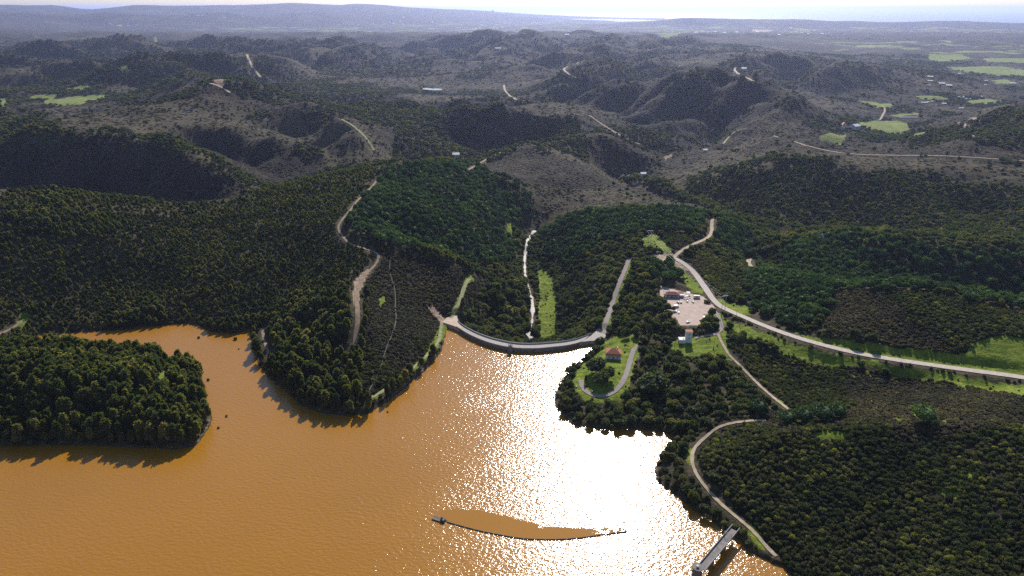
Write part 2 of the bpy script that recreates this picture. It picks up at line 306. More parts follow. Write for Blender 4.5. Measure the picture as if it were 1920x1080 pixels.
# ------------------------------------------------------------------ roads and tracks: benches cut into the relief
ROADS = [ # name, pixel line, width m, cut half width, surface
('road', [(2300,775),(2100,740),(1920,708),(1800,692),(1700,679),(1600,662),(1500,636),(1440,614),(1395,595),(1350,576),(1335,560),(1315,530),(1300,510),(1280,492),(1262,482)], 6.5, 6, 'pale'),
('dirt_track', [(1262,482),(1275,472),(1300,458),(1325,448),(1335,437),(1334,424),(1336,410)], 4.5, 4, 'dirt'),
('service_road', [(1131,622),(1136,604),(1142,588),(1149,568),(1155,548),(1165,522),(1175,498),(1180,484)], 4.6, 4, 'asphalt'),
('driveway', [(1340,582),(1349,598),(1354,612),(1350,622),(1338,628),(1318,631),(1304,630)], 3.6, 4, 'asphalt'),
('footpath', [(1346,625),(1352,640),(1360,655),(1368,668),(1388,686),(1412,712),(1440,738),(1470,762),(1480,768)], 2.4, 3, 'dirt'),
('lane', [(1197,648),(1188,655),(1184,668),(1178,690),(1172,708),(1164,722),(1155,733),(1142,741),(1125,745),(1108,741),(1096,733),(1090,722),(1090,712)], 4.2, 4, 'asphalt'),
('dirt_track', [(1436,788),(1400,790),(1372,792),(1345,802),(1320,822),(1300,842),(1296,860),(1302,882),(1315,905),(1340,934),(1362,955),(1385,972),(1410,995),(1435,1022),(1455,1045)], 2.3, 3.5, 'dirt'),
('dirt_track', [(710,331),(703,345),(686,362),(668,378),(655,398),(638,415),(633,430),(645,447),(655,458),(685,466),(712,476),(708,492),(694,508),(680,521)], 2.6, 3, 'earth'),
('dirt_track', [(680,521),(672,540),(667,556),(670,575),(671,595),(668,620),(666,645),(660,668),(650,682)], 4.2, 4, 'earth'),
('footpath', [(736,470),(728,505),(742,545),(741,580),(744,600),(735,628),(722,658),(715,688),(700,718),(685,745)], .8, 2, 'faint'),
('shore_path', [(828,606),(826,622),(824,638),(812,655),(795,672),(772,692),(748,712),(720,732),(695,748),(672,752)], 3.0, 3.5, 'grassy'),
('shore_path', [(845,592),(850,582),(862,570),(866,552),(872,535),(880,522)], 4.0, 4, 'grassy'),
('shore_path', [(500,612),(492,622),(496,640),(503,660),(510,678)], 2.6, 3, 'earth'),
('dirt_track', [(330,678),(322,690),(312,705),(300,728),(283,752)], 3.6, 4, 'grassy'),
('dirt_track', [(-60,640),(0,628),(30,612),(45,600)], 3.6, 4, 'earth'),
('dirt_track', [(985,268),(955,280),(930,290),(905,303),(880,318)], 4.5, 4, 'earth'),
('dirt_track', [(1452,256),(1490,266),(1540,282),(1600,290),(1680,292),(1760,292),(1850,297),(1950,305),(2050,312)], 7, 6, 'earth'),
('dirt_track', [(1655,200),(1660,208),(1655,216),(1650,226)], 6, 5, 'dirt'),
('dirt_track', [(1380,125),(1376,133),(1395,145),(1430,158),(1475,168)], 9, 8, 'dirt'),
('dirt_track', [(1120,108),(1085,118),(1057,128),(1058,134),(1080,147)], 8, 7, 'dirt'),
('dirt_track', [(945,160),(946,170),(955,180),(968,187)], 8, 7, 'dirt'),
('dirt_track', [(463,103),(470,120),(480,135),(490,147)], 9, 7, 'dirt'),
('dirt_track', [(388,155),(405,158),(422,166),(432,178)], 7, 6, 'dirt'),
('dirt_track', [(640,223),(668,240),(690,262),(702,284)], 5, 5, 'grassy'),
('dirt_track', [(870,215),(900,232),(950,255),(985,266)], 4, 4, 'grassy'),
('dirt_track', [(1105,216),(1130,235),(1165,255),(1200,272)], 5, 5, 'dirt'),
('dirt_track', [(1400,240),(1380,245),(1366,258),(1356,270)], 5, 5, 'grassy'),
('dirt_track', [(1405,486),(1402,492),(1408,500),(1412,505)], 6, 5, 'dirt'),
]
road_lines = []
for nm, px, wd, cut, surf in ROADS:
    P = smooth_line(line(px), 2); P = resample(P, max(2.5, wd*0.7))
    z = P[:, 2].copy(); k = min(9, len(z)//2*2-1)
    if k >= 3:
        zp = np.pad(z, k//2, mode='edge'); z = np.convolve(zp, np.ones(k)/k, 'valid')
    P[:, 2] = np.maximum(z, 1.0) if P[:, 1].max() < 620 and P[0, 0] != 0 and wd < 7 else z
    road_lines.append((nm, P, wd, cut, surf))
def flatten(P, half, blend, z=None):
    global H
    lo = P[:, :2].min(0)-half-blend-2; hi = P[:, :2].max(0)+half+blend+2
    sel = (GX > lo[0]) & (GX < hi[0]) & (GY > lo[1]) & (GY < hi[1]) & ~inl
    d, zz = seg_dist(GX[sel], GY[sel], P[:, :2], False, P[:, 2])
    w = 1 - smooth(d, half, half+blend); H[sel] = H[sel]*(1-w) + zz*w
for nm, P, wd, cut, surf in road_lines[::-1]: flatten(P, cut*0.5+wd*0.5, cut*1.6)
def plateau(px, z, blend):
    global H
    P = np.array([at(x, y, z)[:2] for x, y in px]); lo, hi = P.min(0)-blend, P.max(0)+blend
    sel = (GX > lo[0]) & (GX < hi[0]) & (GY > lo[1]) & (GY < hi[1]) & ~inl
    d = seg_dist(GX[sel], GY[sel], P, True); ins = in_poly(GX[sel], GY[sel], P)
    w = np.where(ins, 1, 1-smooth(d, 0, blend)); H[sel] = H[sel]*(1-w) + z*w
    return P
ROADZ = float(ground(*hit(1335, 570)[:2])[0])
PARK_PX = [(1262,556),(1318,556),(1330,566),(1342,578),(1334,588),(1318,590),(1320,603),(1308,610),(1275,610),(1268,596),(1262,580)]
PARK = plateau([(1236,536)]+PARK_PX[1:-1]+[(1240,585)], ROADZ, 9)
plateau([(1134,655),(1168,658),(1164,684),(1130,680)], 8.6, 6)
plateau([(1268,628),(1304,628),(1304,645),(1268,645)], 13.2, 5)
plateau([(824,606),(836,592),(858,590),(858,608),(846,612)], CREST-0.25, 4)
plateau([(1104,642),(1140,640),(1142,618),(1116,616)], CREST-0.25, 4)
# ------------------------------------------------------------------ ground cover zones (outlines on the ground)
def zone(px): return line(px)[:, :2]
GRASS = [zone(p) for p in [
 [(1112,668),(1136,640),(1158,628),(1182,626),(1198,640),(1196,662),(1188,700),(1180,728),(1165,752),(1130,758),(1095,752),(1078,735),(1070,715),(1080,695),(1092,680)],
 [(1196,445),(1228,438),(1240,446),(1258,468),(1262,478),(1240,472),(1212,470),(1204,458)],
 [(1262,494),(1274,496),(1298,520),(1316,545),(1312,552),(1296,548),(1276,520)],
 [(1346,560),(1366,566),(1400,572),(1402,588),(1396,594),(1372,584),(1350,572)],
 [(1300,598),(1330,590),(1345,600),(1350,612),(1338,626),(1300,632),(1262,640),(1250,652),(1270,664),(1340,672),(1372,676),(1362,640),(1362,606),(1352,586),(1334,586)],
 [(1360,596),(1400,612),(1470,640),(1560,664),(1700,690),(1920,722),(2100,750),(2100,775),(1920,742),(1830,730),(1740,712),(1640,690),(1560,690),(1480,668),(1410,636),(1372,622)],
 [(1830,640),(1880,628),(1940,640),(2100,680),(2100,730),(1920,700),(1850,690),(1800,676)],
 [(1480,622),(1540,632),(1600,640),(1700,652),(1800,664),(1920,672),(2100,690),(2100,735),(1920,705),(1700,676),(1600,658),(1520,638)],
 [(1006,478),(1011,476),(1013,500),(1026,510),(1036,520),(1044,560),(1042,600),(1046,636),(1010,640),(1008,600),(1010,550),(1006,510)],
 [(1172,500),(1182,480),(1188,484),(1176,520),(1164,552),(1152,580),(1146,610),(1132,620),(1124,612),(1136,585),(1150,550)],
 [(946,580),(956,572),(964,590),(955,602)],[(948,425),(960,412),(962,440),(954,446)],
 [(872,520),(886,516),(888,528),(876,534),(868,560),(858,572),(852,590),(846,588),(862,548)],
 [(816,628),(826,606),(836,612),(834,630),(820,655),(790,685),(745,720),(700,752),(666,756),(700,740),(750,705),(795,668)],
 [(306,690),(316,680),(322,690),(312,712),(296,742),(280,756),(276,748),(296,715)],
 [(250,728),(262,722),(268,740),(258,752),(246,745)],[(345,775),(360,768),(362,790),(350,800)],
 [(30,600),(40,585),(58,588),(50,606),(42,622),(34,615)],
 [(1296,838),(1304,860),(1296,876),(1284,862),(1286,846)],[(1400,975),(1425,1000),(1440,1035),(1425,1030),(1402,1000)],
 [(1520,812),(1550,808),(1590,812),(1584,824),(1560,828),(1526,822)],
 [(1380,590),(1404,564),(1400,560),(1410,590)],
 [(710,560),(720,552),(722,566),(712,578)],
 [(660,640),(664,640),(664,660),(660,660)],
 [(1454,441),(1500,442),(1545,446),(1530,452),(1480,450)],[(1606,448),(1640,448),(1630,456),(1610,456)],
]]
FIELD = [zone(p) for p in [
 [(1607,229),(1640,226),(1680,226),(1703,232),(1704,242),(1695,251),(1680,252),(1660,248),(1635,243),(1610,236)],
 [(1608,188),(1640,191),(1680,196),(1672,200),(1655,203),(1645,203)],[(1665,217),(1690,213),(1722,212),(1724,215),(1680,219)],
 [(1703,249),(1740,247),(1744,250),(1720,257),(1706,254)],
 [(85,188),(130,181),(204,178),(190,188),(150,196),(88,200)],[(55,181),(80,176),(106,178),(100,186),(62,188)],[(0,184),(16,183),(14,192),(0,200)],
 [(118,166),(150,160),(180,161),(150,168)],
 [(1740,101),(1800,103),(1830,110),(1760,116),(1742,112)],[(1775,126),(1850,124),(1915,130),(1960,136),(1950,145),(1870,142),(1800,134)],[(1840,110),(1915,109),(1960,112),(1915,118),(1850,116)],[(1858,150),(1890,149),(1904,154),(1890,159),(1868,157)],
 [(1605,85),(1640,84),(1638,89),(1600,89)],
 [(1534,256),(1560,250),(1586,252),(1584,260),(1540,266)],[(226,121),(234,120),(248,136),(240,139),(230,132)],
 [(1715,180),(1740,179),(1780,184),(1770,187),(1730,186)],[(1810,190),(1850,185),(1880,190),(1850,196),(1815,196)],
 [(235,66),(300,65),(290,72),(240,72)],[(215,47),(232,45),(226,50)],[(1230,62),(1275,62),(1270,68),(1240,69)],
]]
BARE = [zone(p) for p in [
 [(1222,476),(1262,476),(1300,512),(1270,500),(1238,494),(1216,486)],
 [(1254,552),(1262,552),(1262,600),(1256,592)],
 [(800,575),(812,570),(832,596),(840,604),(828,606),(810,590)],[(667,520),(688,505),(694,508),(680,530),(672,572),(666,575),(660,555)],
 [(1818,221),(1836,217),(1832,224),(1820,226)],[(1794,229),(1802,230),(1812,240),(1804,242)],[(1788,246),(1800,241),(1802,246),(1790,250)],[(1815,251),(1824,252),(1836,259),(1826,259)],
 [(440,150),(492,140),(490,150),(470,152)],[(386,153),(424,157),(405,162)],
 [(1196,333),(1208,331),(1209,338),(1202,341)],[(1244,292),(1260,289),(1256,297),(1246,300)],
 [(928,88),(952,89),(945,93),(930,92)],[(1410,55),(1450,56),(1440,60),(1412,59)],
]]
PINE = [zone(p) for p in [
 [(720,322),(800,315),(880,316),(940,333),(985,350),(1000,370),(990,400),(960,430),(972,480),(940,500),(900,500),(850,486),(790,470),(730,462),(660,440),(650,420),(672,388),(700,352)],
 [(1012,440),(1040,420),(1100,404),(1180,397),(1260,396),(1330,403),(1330,420),(1290,440),(1240,436),(1200,436),(1160,455),(1120,460),(1080,500),(1040,495),(1015,470)],
 [(1338,408),(1380,420),(1410,450),(1430,500),(1400,500),(1370,470),(1340,450)],
 [(1400,512),(1440,504),(1500,512),(1548,540),(1560,560),(1550,590),(1520,606),(1470,616),(1410,600),(1402,570)],
 [(1460,480),(1480,462),(1540,450),(1600,445),(1660,450),(1700,462),(1780,470),(1850,480),(1920,480),(2150,495),(2150,600),(1920,582),(1800,556),(1720,546),(1620,544),(1560,548),(1500,512),(1462,500)],
 [(1225,500),(1256,496),(1282,520),(1284,540),(1262,545),(1228,540)],
]]
SHRUB = [zone(p) for p in [
 [(720,474),(780,480),(850,496),(895,518),(925,531),(900,560),(870,570),(830,600),(826,650),(780,690),(720,735),(680,750),(672,700),(690,600),(690,530)],
 [(1560,550),(1620,545),(1720,547),(1800,558),(1920,584),(2150,612),(2150,700),(1920,690),(1700,660),(1560,630),(1540,610)],
 [(1366,640),(1450,660),(1600,690),(1750,710),(1920,730),(2150,760),(2200,1080),(2200,1400),(1700,1400),(1480,1070),(1420,1000),(1330,900),(1300,850),(1330,800),(1400,780),(1480,770),(1400,700)],
 [(900,306),(985,270),(1060,300),(1130,330),(1200,352),(1280,375),(1200,364),(1100,356),(1000,344),(920,320)],
 [(1240,436),(1290,440),(1300,455),(1268,470),(1250,456)],[(1290,490),(1310,470),(1340,470),(1380,520),(1400,560),(1360,555),(1330,530)],
 [(0,303),(60,277),(150,263),(238,256),(290,271),(340,292),(400,326),(450,352),(480,370),(300,380),(150,360),(0,350)],
 [(340,236),(430,239),(500,263),(560,291),(605,320),(520,345),(430,310),(360,275)],
]]
BIG = zone([(1255,816),(1290,790),(1330,780),(1290,740),(1200,700),(1190,640),(1250,660),(1340,680),(1380,720),(1440,760),(1500,765),(1450,800),(1350,790),(1310,830),(1296,870),(1340,940),(1300,950),(1232,900),(1228,876)])
THIN_Q = zone([(1300,840),(1330,800),(1400,790),(1500,830),(1650,850),(1920,800),(1920,740),(1600,740),(1400,740)])
def masks(X, Y):
    gx = X + 3.0*fbm(X, Y, 14, 2)*np.clip(np.hypot(X, Y)/800, .4, 3); gy = Y + 3.0*fbm(X+99, Y, 14, 2)*np.clip(np.hypot(X, Y)/800, .4, 3)
    m = {}
    for k, L in (('grass', GRASS), ('field', FIELD), ('bare', BARE), ('pine', PINE), ('shrub', SHRUB)):
        r = np.zeros(X.shape, bool)
        for P in L: r |= in_poly(gx if k != 'field' else X, gy if k != 'field' else Y, P)
        m[k] = r
    m['big'] = in_poly(gx, gy, BIG); m['park'] = in_poly(X, Y, PARK)
    return m
MK = masks(GX, GY)
rd = np.full(H.shape, 1e4); rdm = np.full(H.shape, 1e4); rde = np.full(H.shape, 1e4)
for nm, P, wd, cut, surf in road_lines:
    lo = P[:, :2].min(0)-30; hi = P[:, :2].max(0)+30
    sel = (GX > lo[0]) & (GX < hi[0]) & (GY > lo[1]) & (GY < hi[1])
    d = seg_dist(GX[sel], GY[sel], P[:, :2]) - wd/2 - (2.2 if surf in ('earth', 'dirt') else 0); rd[sel] = np.minimum(rd[sel], d)
    if surf in ('earth', 'dirt', 'faint'): rde[sel] = np.minimum(rde[sel], d)
    if nm == 'road': rdm[sel] = np.minimum(rdm[sel], d)
# ------------------------------------------------------------------ terrain mesh
idx = np.arange(NA*NR).reshape(NR, NA)
quads = np.stack([idx[:-1, :-1], idx[:-1, 1:], idx[1:, 1:], idx[1:, :-1]], -1).reshape(-1, 4)
me = bpy.data.meshes.new('ground'); co = np.stack([GX, GY, H], -1).reshape(-1, 3)
me.vertices.add(len(co)); me.vertices.foreach_set('co', co.astype(np.float32).ravel())
me.loops.add(quads.size); me.loops.foreach_set('vertex_index', quads.ravel().astype(np.int32))
me.polygons.add(len(quads)); me.polygons.foreach_set('loop_start', np.arange(0, quads.size, 4, dtype=np.int32)); me.polygons.foreach_set('loop_total', np.full(len(quads), 4, np.int32))
me.polygons.foreach_set('use_smooth', np.ones(len(quads), bool)); me.update()
verge = smooth(-rd, -2.2, .8)*(RR < 1250)*(1-.8*smooth(-rde, -2.2, .8))
cov = np.zeros((NR, NA, 4), np.float32)
PATCH = smooth(fbm(GX, GY, 38, 3), .20, .42)*MK['shrub']*(GX > 60)*(RR < 1050)
cov[..., 0] = np.maximum(np.maximum(MK['grass'], verge*0.75), PATCH*.62); cov[..., 1] = np.maximum(MK['field'], .75*(RR > 6300)*(H < -25)*smooth(fbm(GX, GY*1.8, 520, 3), .12, .22)); cov[..., 2] = np.maximum(MK['bare'] | MK['park'], .5*(D < 1.8)*land*(dl > 12))
cov[..., 3] = np.maximum(MK['shrub'], far*smooth(fbm(GX, GY, 420, 3), -.35, -.1))
for k, nm in enumerate(('cover_grass', 'cover_field', 'cover_bare', 'cover_scrub')):
    at_ = me.attributes.new(nm, 'FLOAT', 'POINT'); at_.data.foreach_set('value', cov[..., k].ravel())
ground_o = bpy.data.objects.new('ground', me); COL.objects.link(ground_o); tag(ground_o, kind='structure')
def attr(nt, nm):
    a = N(nt, 'ShaderNodeAttribute', attribute_name=nm); return a.outputs['Fac']
def soft(nt, f, n, w=0.6):               # break a mask's edge up with noise
    a = N(nt, 'ShaderNodeMath', operation='MULTIPLY_ADD'); nt.links.new(n, a.inputs[0]); a.inputs[1].default_value = w; nt.links.new(f, a.inputs[2])
    return ramp(nt, a.outputs[0], [(0.5+w*0.42, (0, 0, 0)), (0.62+w*0.45, (1, 1, 1))])
m_ground, nt, b = mat('ground_cover', 0.95, 0.1)
n1, n2, n3, n4 = noise(nt, 0.14, 6, 0.7), noise(nt, 0.6, 6, 0.75), noise(nt, 0.004, 5, 0.6), noise(nt, 0.035, 6, 0.75)
wood = ramp(nt, n1, [(0.3, (.030, .030, .016)), (0.5, (.065, .055, .032)), (0.7, (.13, .098, .062))])
scrub = ramp(nt, n1, [(0.3, (.036, .033, .028)), (0.52, (.070, .060, .048)), (0.72, (.115, .098, .076))])
scrub = mix(nt, scrub, ramp(nt, n3, [(.38, (.38, .44, .50)), (.62, (.70, .63, .63))]), 1.0, 'MULTIPLY')
scrub = mix(nt, scrub, ramp(nt, n4, [(.4, (.5, .55, .45)), (.62, (1.25, 1.1, 1.0))]), 1.0, 'MULTIPLY')
c = mix(nt, wood, scrub, soft(nt, attr(nt, 'cover_scrub'), n4))
grass = ramp(nt, n1, [(0.28, (.08, .115, .016)), (0.5, (.17, .225, .028)), (0.75, (.30, .31, .055))])
grass = mix(nt, grass, ramp(nt, n2, [(.35, (.55, .6, .5)), (.65, (1.2, 1.15, 1.1))]), 1.0, 'MULTIPLY')
c = mix(nt, c, grass, soft(nt, attr(nt, 'cover_grass'), n2, 0.5))
fieldc = ramp(nt, n4, [(0.35, (.10, .14, .035)), (0.48, (.17, .21, .05)), (0.65, (.25, .255, .075))])
c = mix(nt, c, fieldc, soft(nt, attr(nt, 'cover_field'), n4, .45))
barec = ramp(nt, n1, [(0.3, (.26, .17, .11)), (0.7, (.46, .34, .25))])
c = mix(nt, c, barec, soft(nt, attr(nt, 'cover_bare'), n2, 0.4))
nt.links.new(c, b.inputs['Base Color'])
bump(nt, b, n1, 1.0, 3.0)
me.materials.append(m_ground)
# outer country and sea beyond the hills
land_m = simple('far_land', (.05, .055, .03), (.02, .03, .015), 0.002, 0.95)
# ------------------------------------------------------------------ reservoir, sea, haze
def water_mat(name, c0, c1, rough, wl, bstr, bdist):
    m, nt, b = mat(name, rough, 0.5); n = noise(nt, 0.006, 4, 0.6)
    nt.links.new(ramp(nt, n, [(0.35, c1), (0.65, c0)]), b.inputs['Base Color']); b.inputs['IOR'].default_value = 1.33
    return m, nt, b
m_lake, nt, b = water_mat('silty_water', (.325, .143, .0115), (.295, .130, .010), 0.2, 1, 1, 1)
geo = N(nt, 'ShaderNodeNewGeometry'); mp = N(nt, 'ShaderNodeMapping'); mp.inputs['Scale'].default_value = (0.8, 1.25, 1); mp.inputs['Rotation'].default_value = (0, 0, 0.35)
nt.links.new(geo.outputs['Position'], mp.inputs[0])
w1 = noise(nt, 0.45, 3, 0.6, mp.outputs[0]); w2 = noise(nt, 0.02, 3, 0.6)
calm = soft(nt, attr(nt, 'calm'), noise(nt, .35, 4, .7), .9)
wind = ramp(nt, w2, [(0.35, (.75, .75, .75)), (0.65, (1.0, 1.0, 1.0))])
inv = N(nt, 'ShaderNodeMath', operation='SUBTRACT'); inv.inputs[0].default_value = 1.0; nt.links.new(calm, inv.inputs[1])
st = N(nt, 'ShaderNodeMath', operation='MULTIPLY'); nt.links.new(inv.outputs[0], st.inputs[0]); nt.links.new(wind, st.inputs[1])
bp = N(nt, 'ShaderNodeBump'); bp.inputs['Distance'].default_value = WAVE_H = 0.42
nt.links.new(st.outputs[0], bp.inputs['Strength']); nt.links.new(w1, bp.inputs['Height']); nt.links.new(bp.outputs[0], b.inputs['Normal'])
rr = N(nt, 'ShaderNodeMapRange'); rr.inputs['To Min'].default_value = 0.04; rr.inputs['To Max'].default_value = 0.135; b.inputs['Specular IOR Level'].default_value = .5; b.inputs['IOR'].default_value = 1.44
nt.links.new(inv.outputs[0], rr.inputs[0]); nt.links.new(rr.outputs[0], b.inputs['Roughness'])
BOOM_PX = [(838,979),(862,986),(900,996),(940,1004),(975,1010),(1010,1012),(1050,1012),(1090,1009),(1130,1003),(1176,997)]
CALM = np.array([at(x, y, 0)[:2] for x, y in [(812,970)]+BOOM_PX+[(1170,990),(1120,991),(1080,990),(1040,988),(1012,990),(1008,984),(970,974),(930,964),(890,957),(850,954),(826,958)]])
lo, hi = LAKE.min(0), LAKE.max(0)
gxs = np.arange(max(lo[0], -700), min(hi[0], 620), 5.0); gys = np.arange(max(lo[1], 100), hi[1], 5.0)
gx, gy = [a.ravel() for a in np.meshgrid(gxs, gys)]
gx = gx + rng.uniform(-1, 1, gx.shape); gy = gy + rng.uniform(-1, 1, gy.shape)
cen = LAKE
k = in_poly(gx, gy, LAKE); k &= seg_dist(gx, gy, LAKE, True) > 1.5
fx, fy = gx[k], gy[k]
ex = resample(np.vstack([CALM, CALM[:1]]), 2.0)
# shoreline pushed a little under the banks (not at the dam)
Lr = resample(np.vstack([LAKE, LAKE[:1]]), 4.0)[:-1, :2]
tg = np.roll(Lr, -1, 0)-np.roll(Lr, 1, 0); nrm = np.stack([-tg[:, 1], tg[:, 0]], 1); nrm /= np.linalg.norm(nrm, axis=1)[:, None]
tst = Lr + nrm*0.5; inside = in_poly(tst[:, 0], tst[:, 1], LAKE); nrm[inside] *= -1
dd = seg_dist(Lr[:, 0], Lr[:, 1], dam_u); Lo = Lr + nrm*np.where(dd < 6, 0, 2.5)[:, None]
pts = [Vector(p) for p in Lo] + [Vector((x, y)) for x, y in zip(fx, fy)] + [Vector(p) for p in ex[:-1]]
nb = len(Lo)
vo, eo, fo, *_ = geometry.delaunay_2d_cdt(pts, [(i, (i+1) % nb) for i in range(nb)], [], 1, 0.01)
water = mesh_obj('water', [(v.x, v.y, 0.0) for v in vo], fo, m_lake)
wv = np.array([(v.x, v.y) for v in vo]); cd = seg_dist(wv[:, 0], wv[:, 1], CALM, True); ci = in_poly(wv[:, 0], wv[:, 1], CALM)
cal = np.where(ci, .55+.45*smooth(cd, 0, 3.5), .5*(1-smooth(cd, 0, 3.0))); ba = np.array([at(x, y, 0)[:2] for x, y in BOOM_PX])
cal = cal.astype(np.float32)
a_ = water.data.attributes.new('calm', 'FLOAT', 'POINT'); a_.data.foreach_set('value', cal); tag(water, kind='structure')
if water.data.polygons[0].normal.z < 0: water.data.flip_normals()
# sea beyond the coast, lagoon behind the beach
m_sea, nt, b = water_mat('sea_water', (.06, .09, .10), (.05, .08, .09), 0.3, 1, 1, 1)
b.inputs['Roughness'].default_value = 0.32; wv_ = noise(nt, 0.0012, 5, 0.7); bump(nt, b, wv_, 0.25, 60)
vs = [(0, 0)]; vs = []
ring = [(r*math.sin(a), r*math.cos(a)) for r in (9000, 14000, 20000, 40000, 90000, 230000) for a in np.radians(np.linspace(-62, 62, 49))]
fs = [(k*49+i, k*49+i+1, (k+1)*49+i+1, (k+1)*49+i) for k in range(5) for i in range(48)]
sea = mesh_obj('sea', [(x, y, -86.0) for x, y in ring], fs, m_sea); tag(sea, kind='structure')
if sea.data.polygons[0].normal.z < 0: sea.data.flip_normals()
def sheet(name, px, z, m, d_in=0.5):     # a level sheet of water outlined on the ground
    P = [at(x, y, z) for x, y in px]; o = mesh_obj(name, P, [list(range(len(P)))], m)
    if o.data.polygons[0].normal.z < 0: o.data.flip_normals()
    return tag(o, kind='structure')
m_pond, nt, b = water_mat('pond_water', (.10, .10, .08), (.08, .08, .07), 0.3, 1, 1, 1); b.inputs['Roughness'].default_value = 0.12; b.inputs['Specular IOR Level'].default_value = .7
sheet('lagoon', [(1066,33.2),(1120,34.8),(1200,36.5),(1238,38.4),(1200,40),(1160,40.6),(1110,41.4),(1090,40.2),(1068,37)], -73, m_pond)
sheet('lagoon', [(850,32),(885,31.6),(884,32.8),(852,33.2)], -70, m_pond)
sheet('lagoon', [(700,30.9),(810,31.2),(812,31.8),(702,31.6)], -66, m_pond)
zp = float(ground(*hit(810, 168)[:2])[0]); sheet('pond', [(792,165.6),(800,165),(811,165.8),(812,167),(815,165.6),(828,166.4),(829,168.6),(815,169),(800,168.2),(794,167.5)], zp+7, m_pond)
# ------------------------------------------------------------------ haze: one closed box of thin even air
HZ0, HZ1 = float(H.min())-1.0, max(float(H[GY > 0].max()), CAMZ)+14.0
hz = MB().box((0, 60000, (HZ0+HZ1)/2), (420000, 420000, HZ1-HZ0)).build('haze', None)
hm = bpy.data.materials.new('haze_air'); hm.use_nodes = True; hn = hm.node_tree; hn.nodes.clear()
pv = hn.nodes.new('ShaderNodeVolumePrincipled'); ho = hn.nodes.new('ShaderNodeOutputMaterial'); hn.links.new(pv.outputs[0], ho.inputs['Volume'])
pv.inputs['Color'].default_value = (.57, .645, 1.0, 1); pv.inputs['Density'].default_value = 3.2e-5; pv.inputs['Anisotropy'].default_value = 0.6
hz.data.materials.append(hm); tag(hz, kind='stuff')
# ------------------------------------------------------------------ plants
def leaf_mat(name, cols, transl=0.5, nscale=0.02, gloss=False):
    m = bpy.data.materials.new(name); m.use_nodes = True; nt = m.node_tree; nt.nodes.clear()
    oi = N(nt, 'ShaderNodeObjectInfo'); c = ramp(nt, oi.outputs['Random'], cols)
    n = noise(nt, nscale, 4, 0.6); c = mix(nt, c, ramp(nt, n, [(.34, (.6, .68, .6)), (.64, (1.6, 1.45, 1.15))]), 1.0, 'MULTIPLY')
    n2 = noise(nt, 1.3, 2, 0.5); c = mix(nt, c, ramp(nt, n2, [(.35, (.6, .65, .6)), (.68, (1.6, 1.5, 1.25))]), 1.0, 'MULTIPLY')
    d = N(nt, 'ShaderNodeBsdfDiffuse'); t = N(nt, 'ShaderNodeBsdfTranslucent'); s = N(nt, 'ShaderNodeMixShader'); o = N(nt, 'ShaderNodeOutputMaterial')
    s.inputs[0].default_value = transl; nt.links.new(c, d.inputs[0]); nt.links.new(mix(nt, c, (1.1, 1.25, .6), 1.0, 'MULTIPLY'), t.inputs[0])
    nt.links.new(d.outputs[0], s.inputs[1]); nt.links.new(t.outputs[0], s.inputs[2])
    g = N(nt, 'ShaderNodeBsdfGlossy'); g.inputs['Roughness'].default_value = 0.55; g.inputs['Color'].default_value = (.5, .5, .5, 1)
    s2 = N(nt, 'ShaderNodeMixShader'); s2.inputs[0].default_value = 0.05; nt.links.new(s.outputs[0], s2.inputs[1]); nt.links.new(g.outputs[0], s2.inputs[2])
    nt.links.new(s2.outputs[0], o.inputs[0]); return m
M_euc = leaf_mat('eucalyptus_leaves', [(0, (.038, .056, .022)), (.35, (.062, .080, .030)), (.7, (.098, .106, .042)), (.92, (.155, .155, .055)), (1, (.21, .18, .085))])
M_pine = leaf_mat('pine_needles', [(0, (.030, .064, .026)), (.5, (.045, .092, .036)), (1, (.075, .122, .044))], 0.35)
M_shrub = leaf_mat('heath_leaves', [(0, (.034, .048, .026)), (.4, (.056, .070, .036)), (.75, (.090, .092, .050)), (.93, (.14, .15, .055)), (1, (.24, .24, .06))], 0.45)
M_heath = leaf_mat('dry_heath', [(0, (.050, .046, .042)), (.5, (.082, .072, .062)), (.85, (.115, .098, .078)), (1, (.16, .16, .08))], 0.35)
M_broad = leaf_mat('broad_leaves', [(0, (.036, .056, .024)), (.5, (.066, .088, .034)), (.85, (.115, .125, .044)), (1, (.17, .15, .06))], 0.5)
M_bark = simple('bark', (.16, .12, .09), (.07, .05, .035), 3.0, 0.9)
def unit_dirs(n, r):
    v = r.normal(size=(n, 3)); return v/np.linalg.norm(v, axis=1)[:, None]
def leafy(shape, n, size, seed, core=True, k=4):
    """A crown: leaf clumps of a few bent blades each, spread over and inside a lumpy volume."""
    r = np.random.default_rng(seed); V = []; Fc = []
    lob = unit_dirs(9, r); la = r.uniform(.05, .32, 9)
    def lump(d): return 0.82 + sum(a*np.clip(d @ l, 0, 1)**6 for a, l in zip(la, lob))
    d = unit_dirs(n, r); d[:, 2] = np.where(d[:, 2] < -0.55, -d[:, 2], d[:, 2])
    rad = lump(d)*r.uniform(0.62, 1.04, n)
    P = shape(d*rad[:, None])
    for p, q in zip(P, d):
        u = unit_dirs(1, r)[0]; out = q*0.8 + u*0.8 + np.array([0, 0, .35]); out /= np.linalg.norm(out)
        a = np.cross(out, unit_dirs(1, r)[0]); a /= np.linalg.norm(a)+1e-9; b_ = np.cross(out, a)
        for j in range(k):
            th = 2*math.pi*j/k + r.uniform(-.5, .5); s = size*r.uniform(.6, 1.35)
            w = math.cos(th)*a + math.sin(th)*b_; t_ = np.cross(out, w)
            i = len(V); V += [p + t_*s*.16, p - t_*s*.16, p + w*s*.6 + out*s*.25 - t_*s*.24, p + w*s*.95 + out*s*.05*r.uniform(-3, 2), p + w*s*.6 + out*s*.25 + t_*s*.24]
            Fc.append((i, i+1, i+2, i+3, i+4))
    return V, Fc
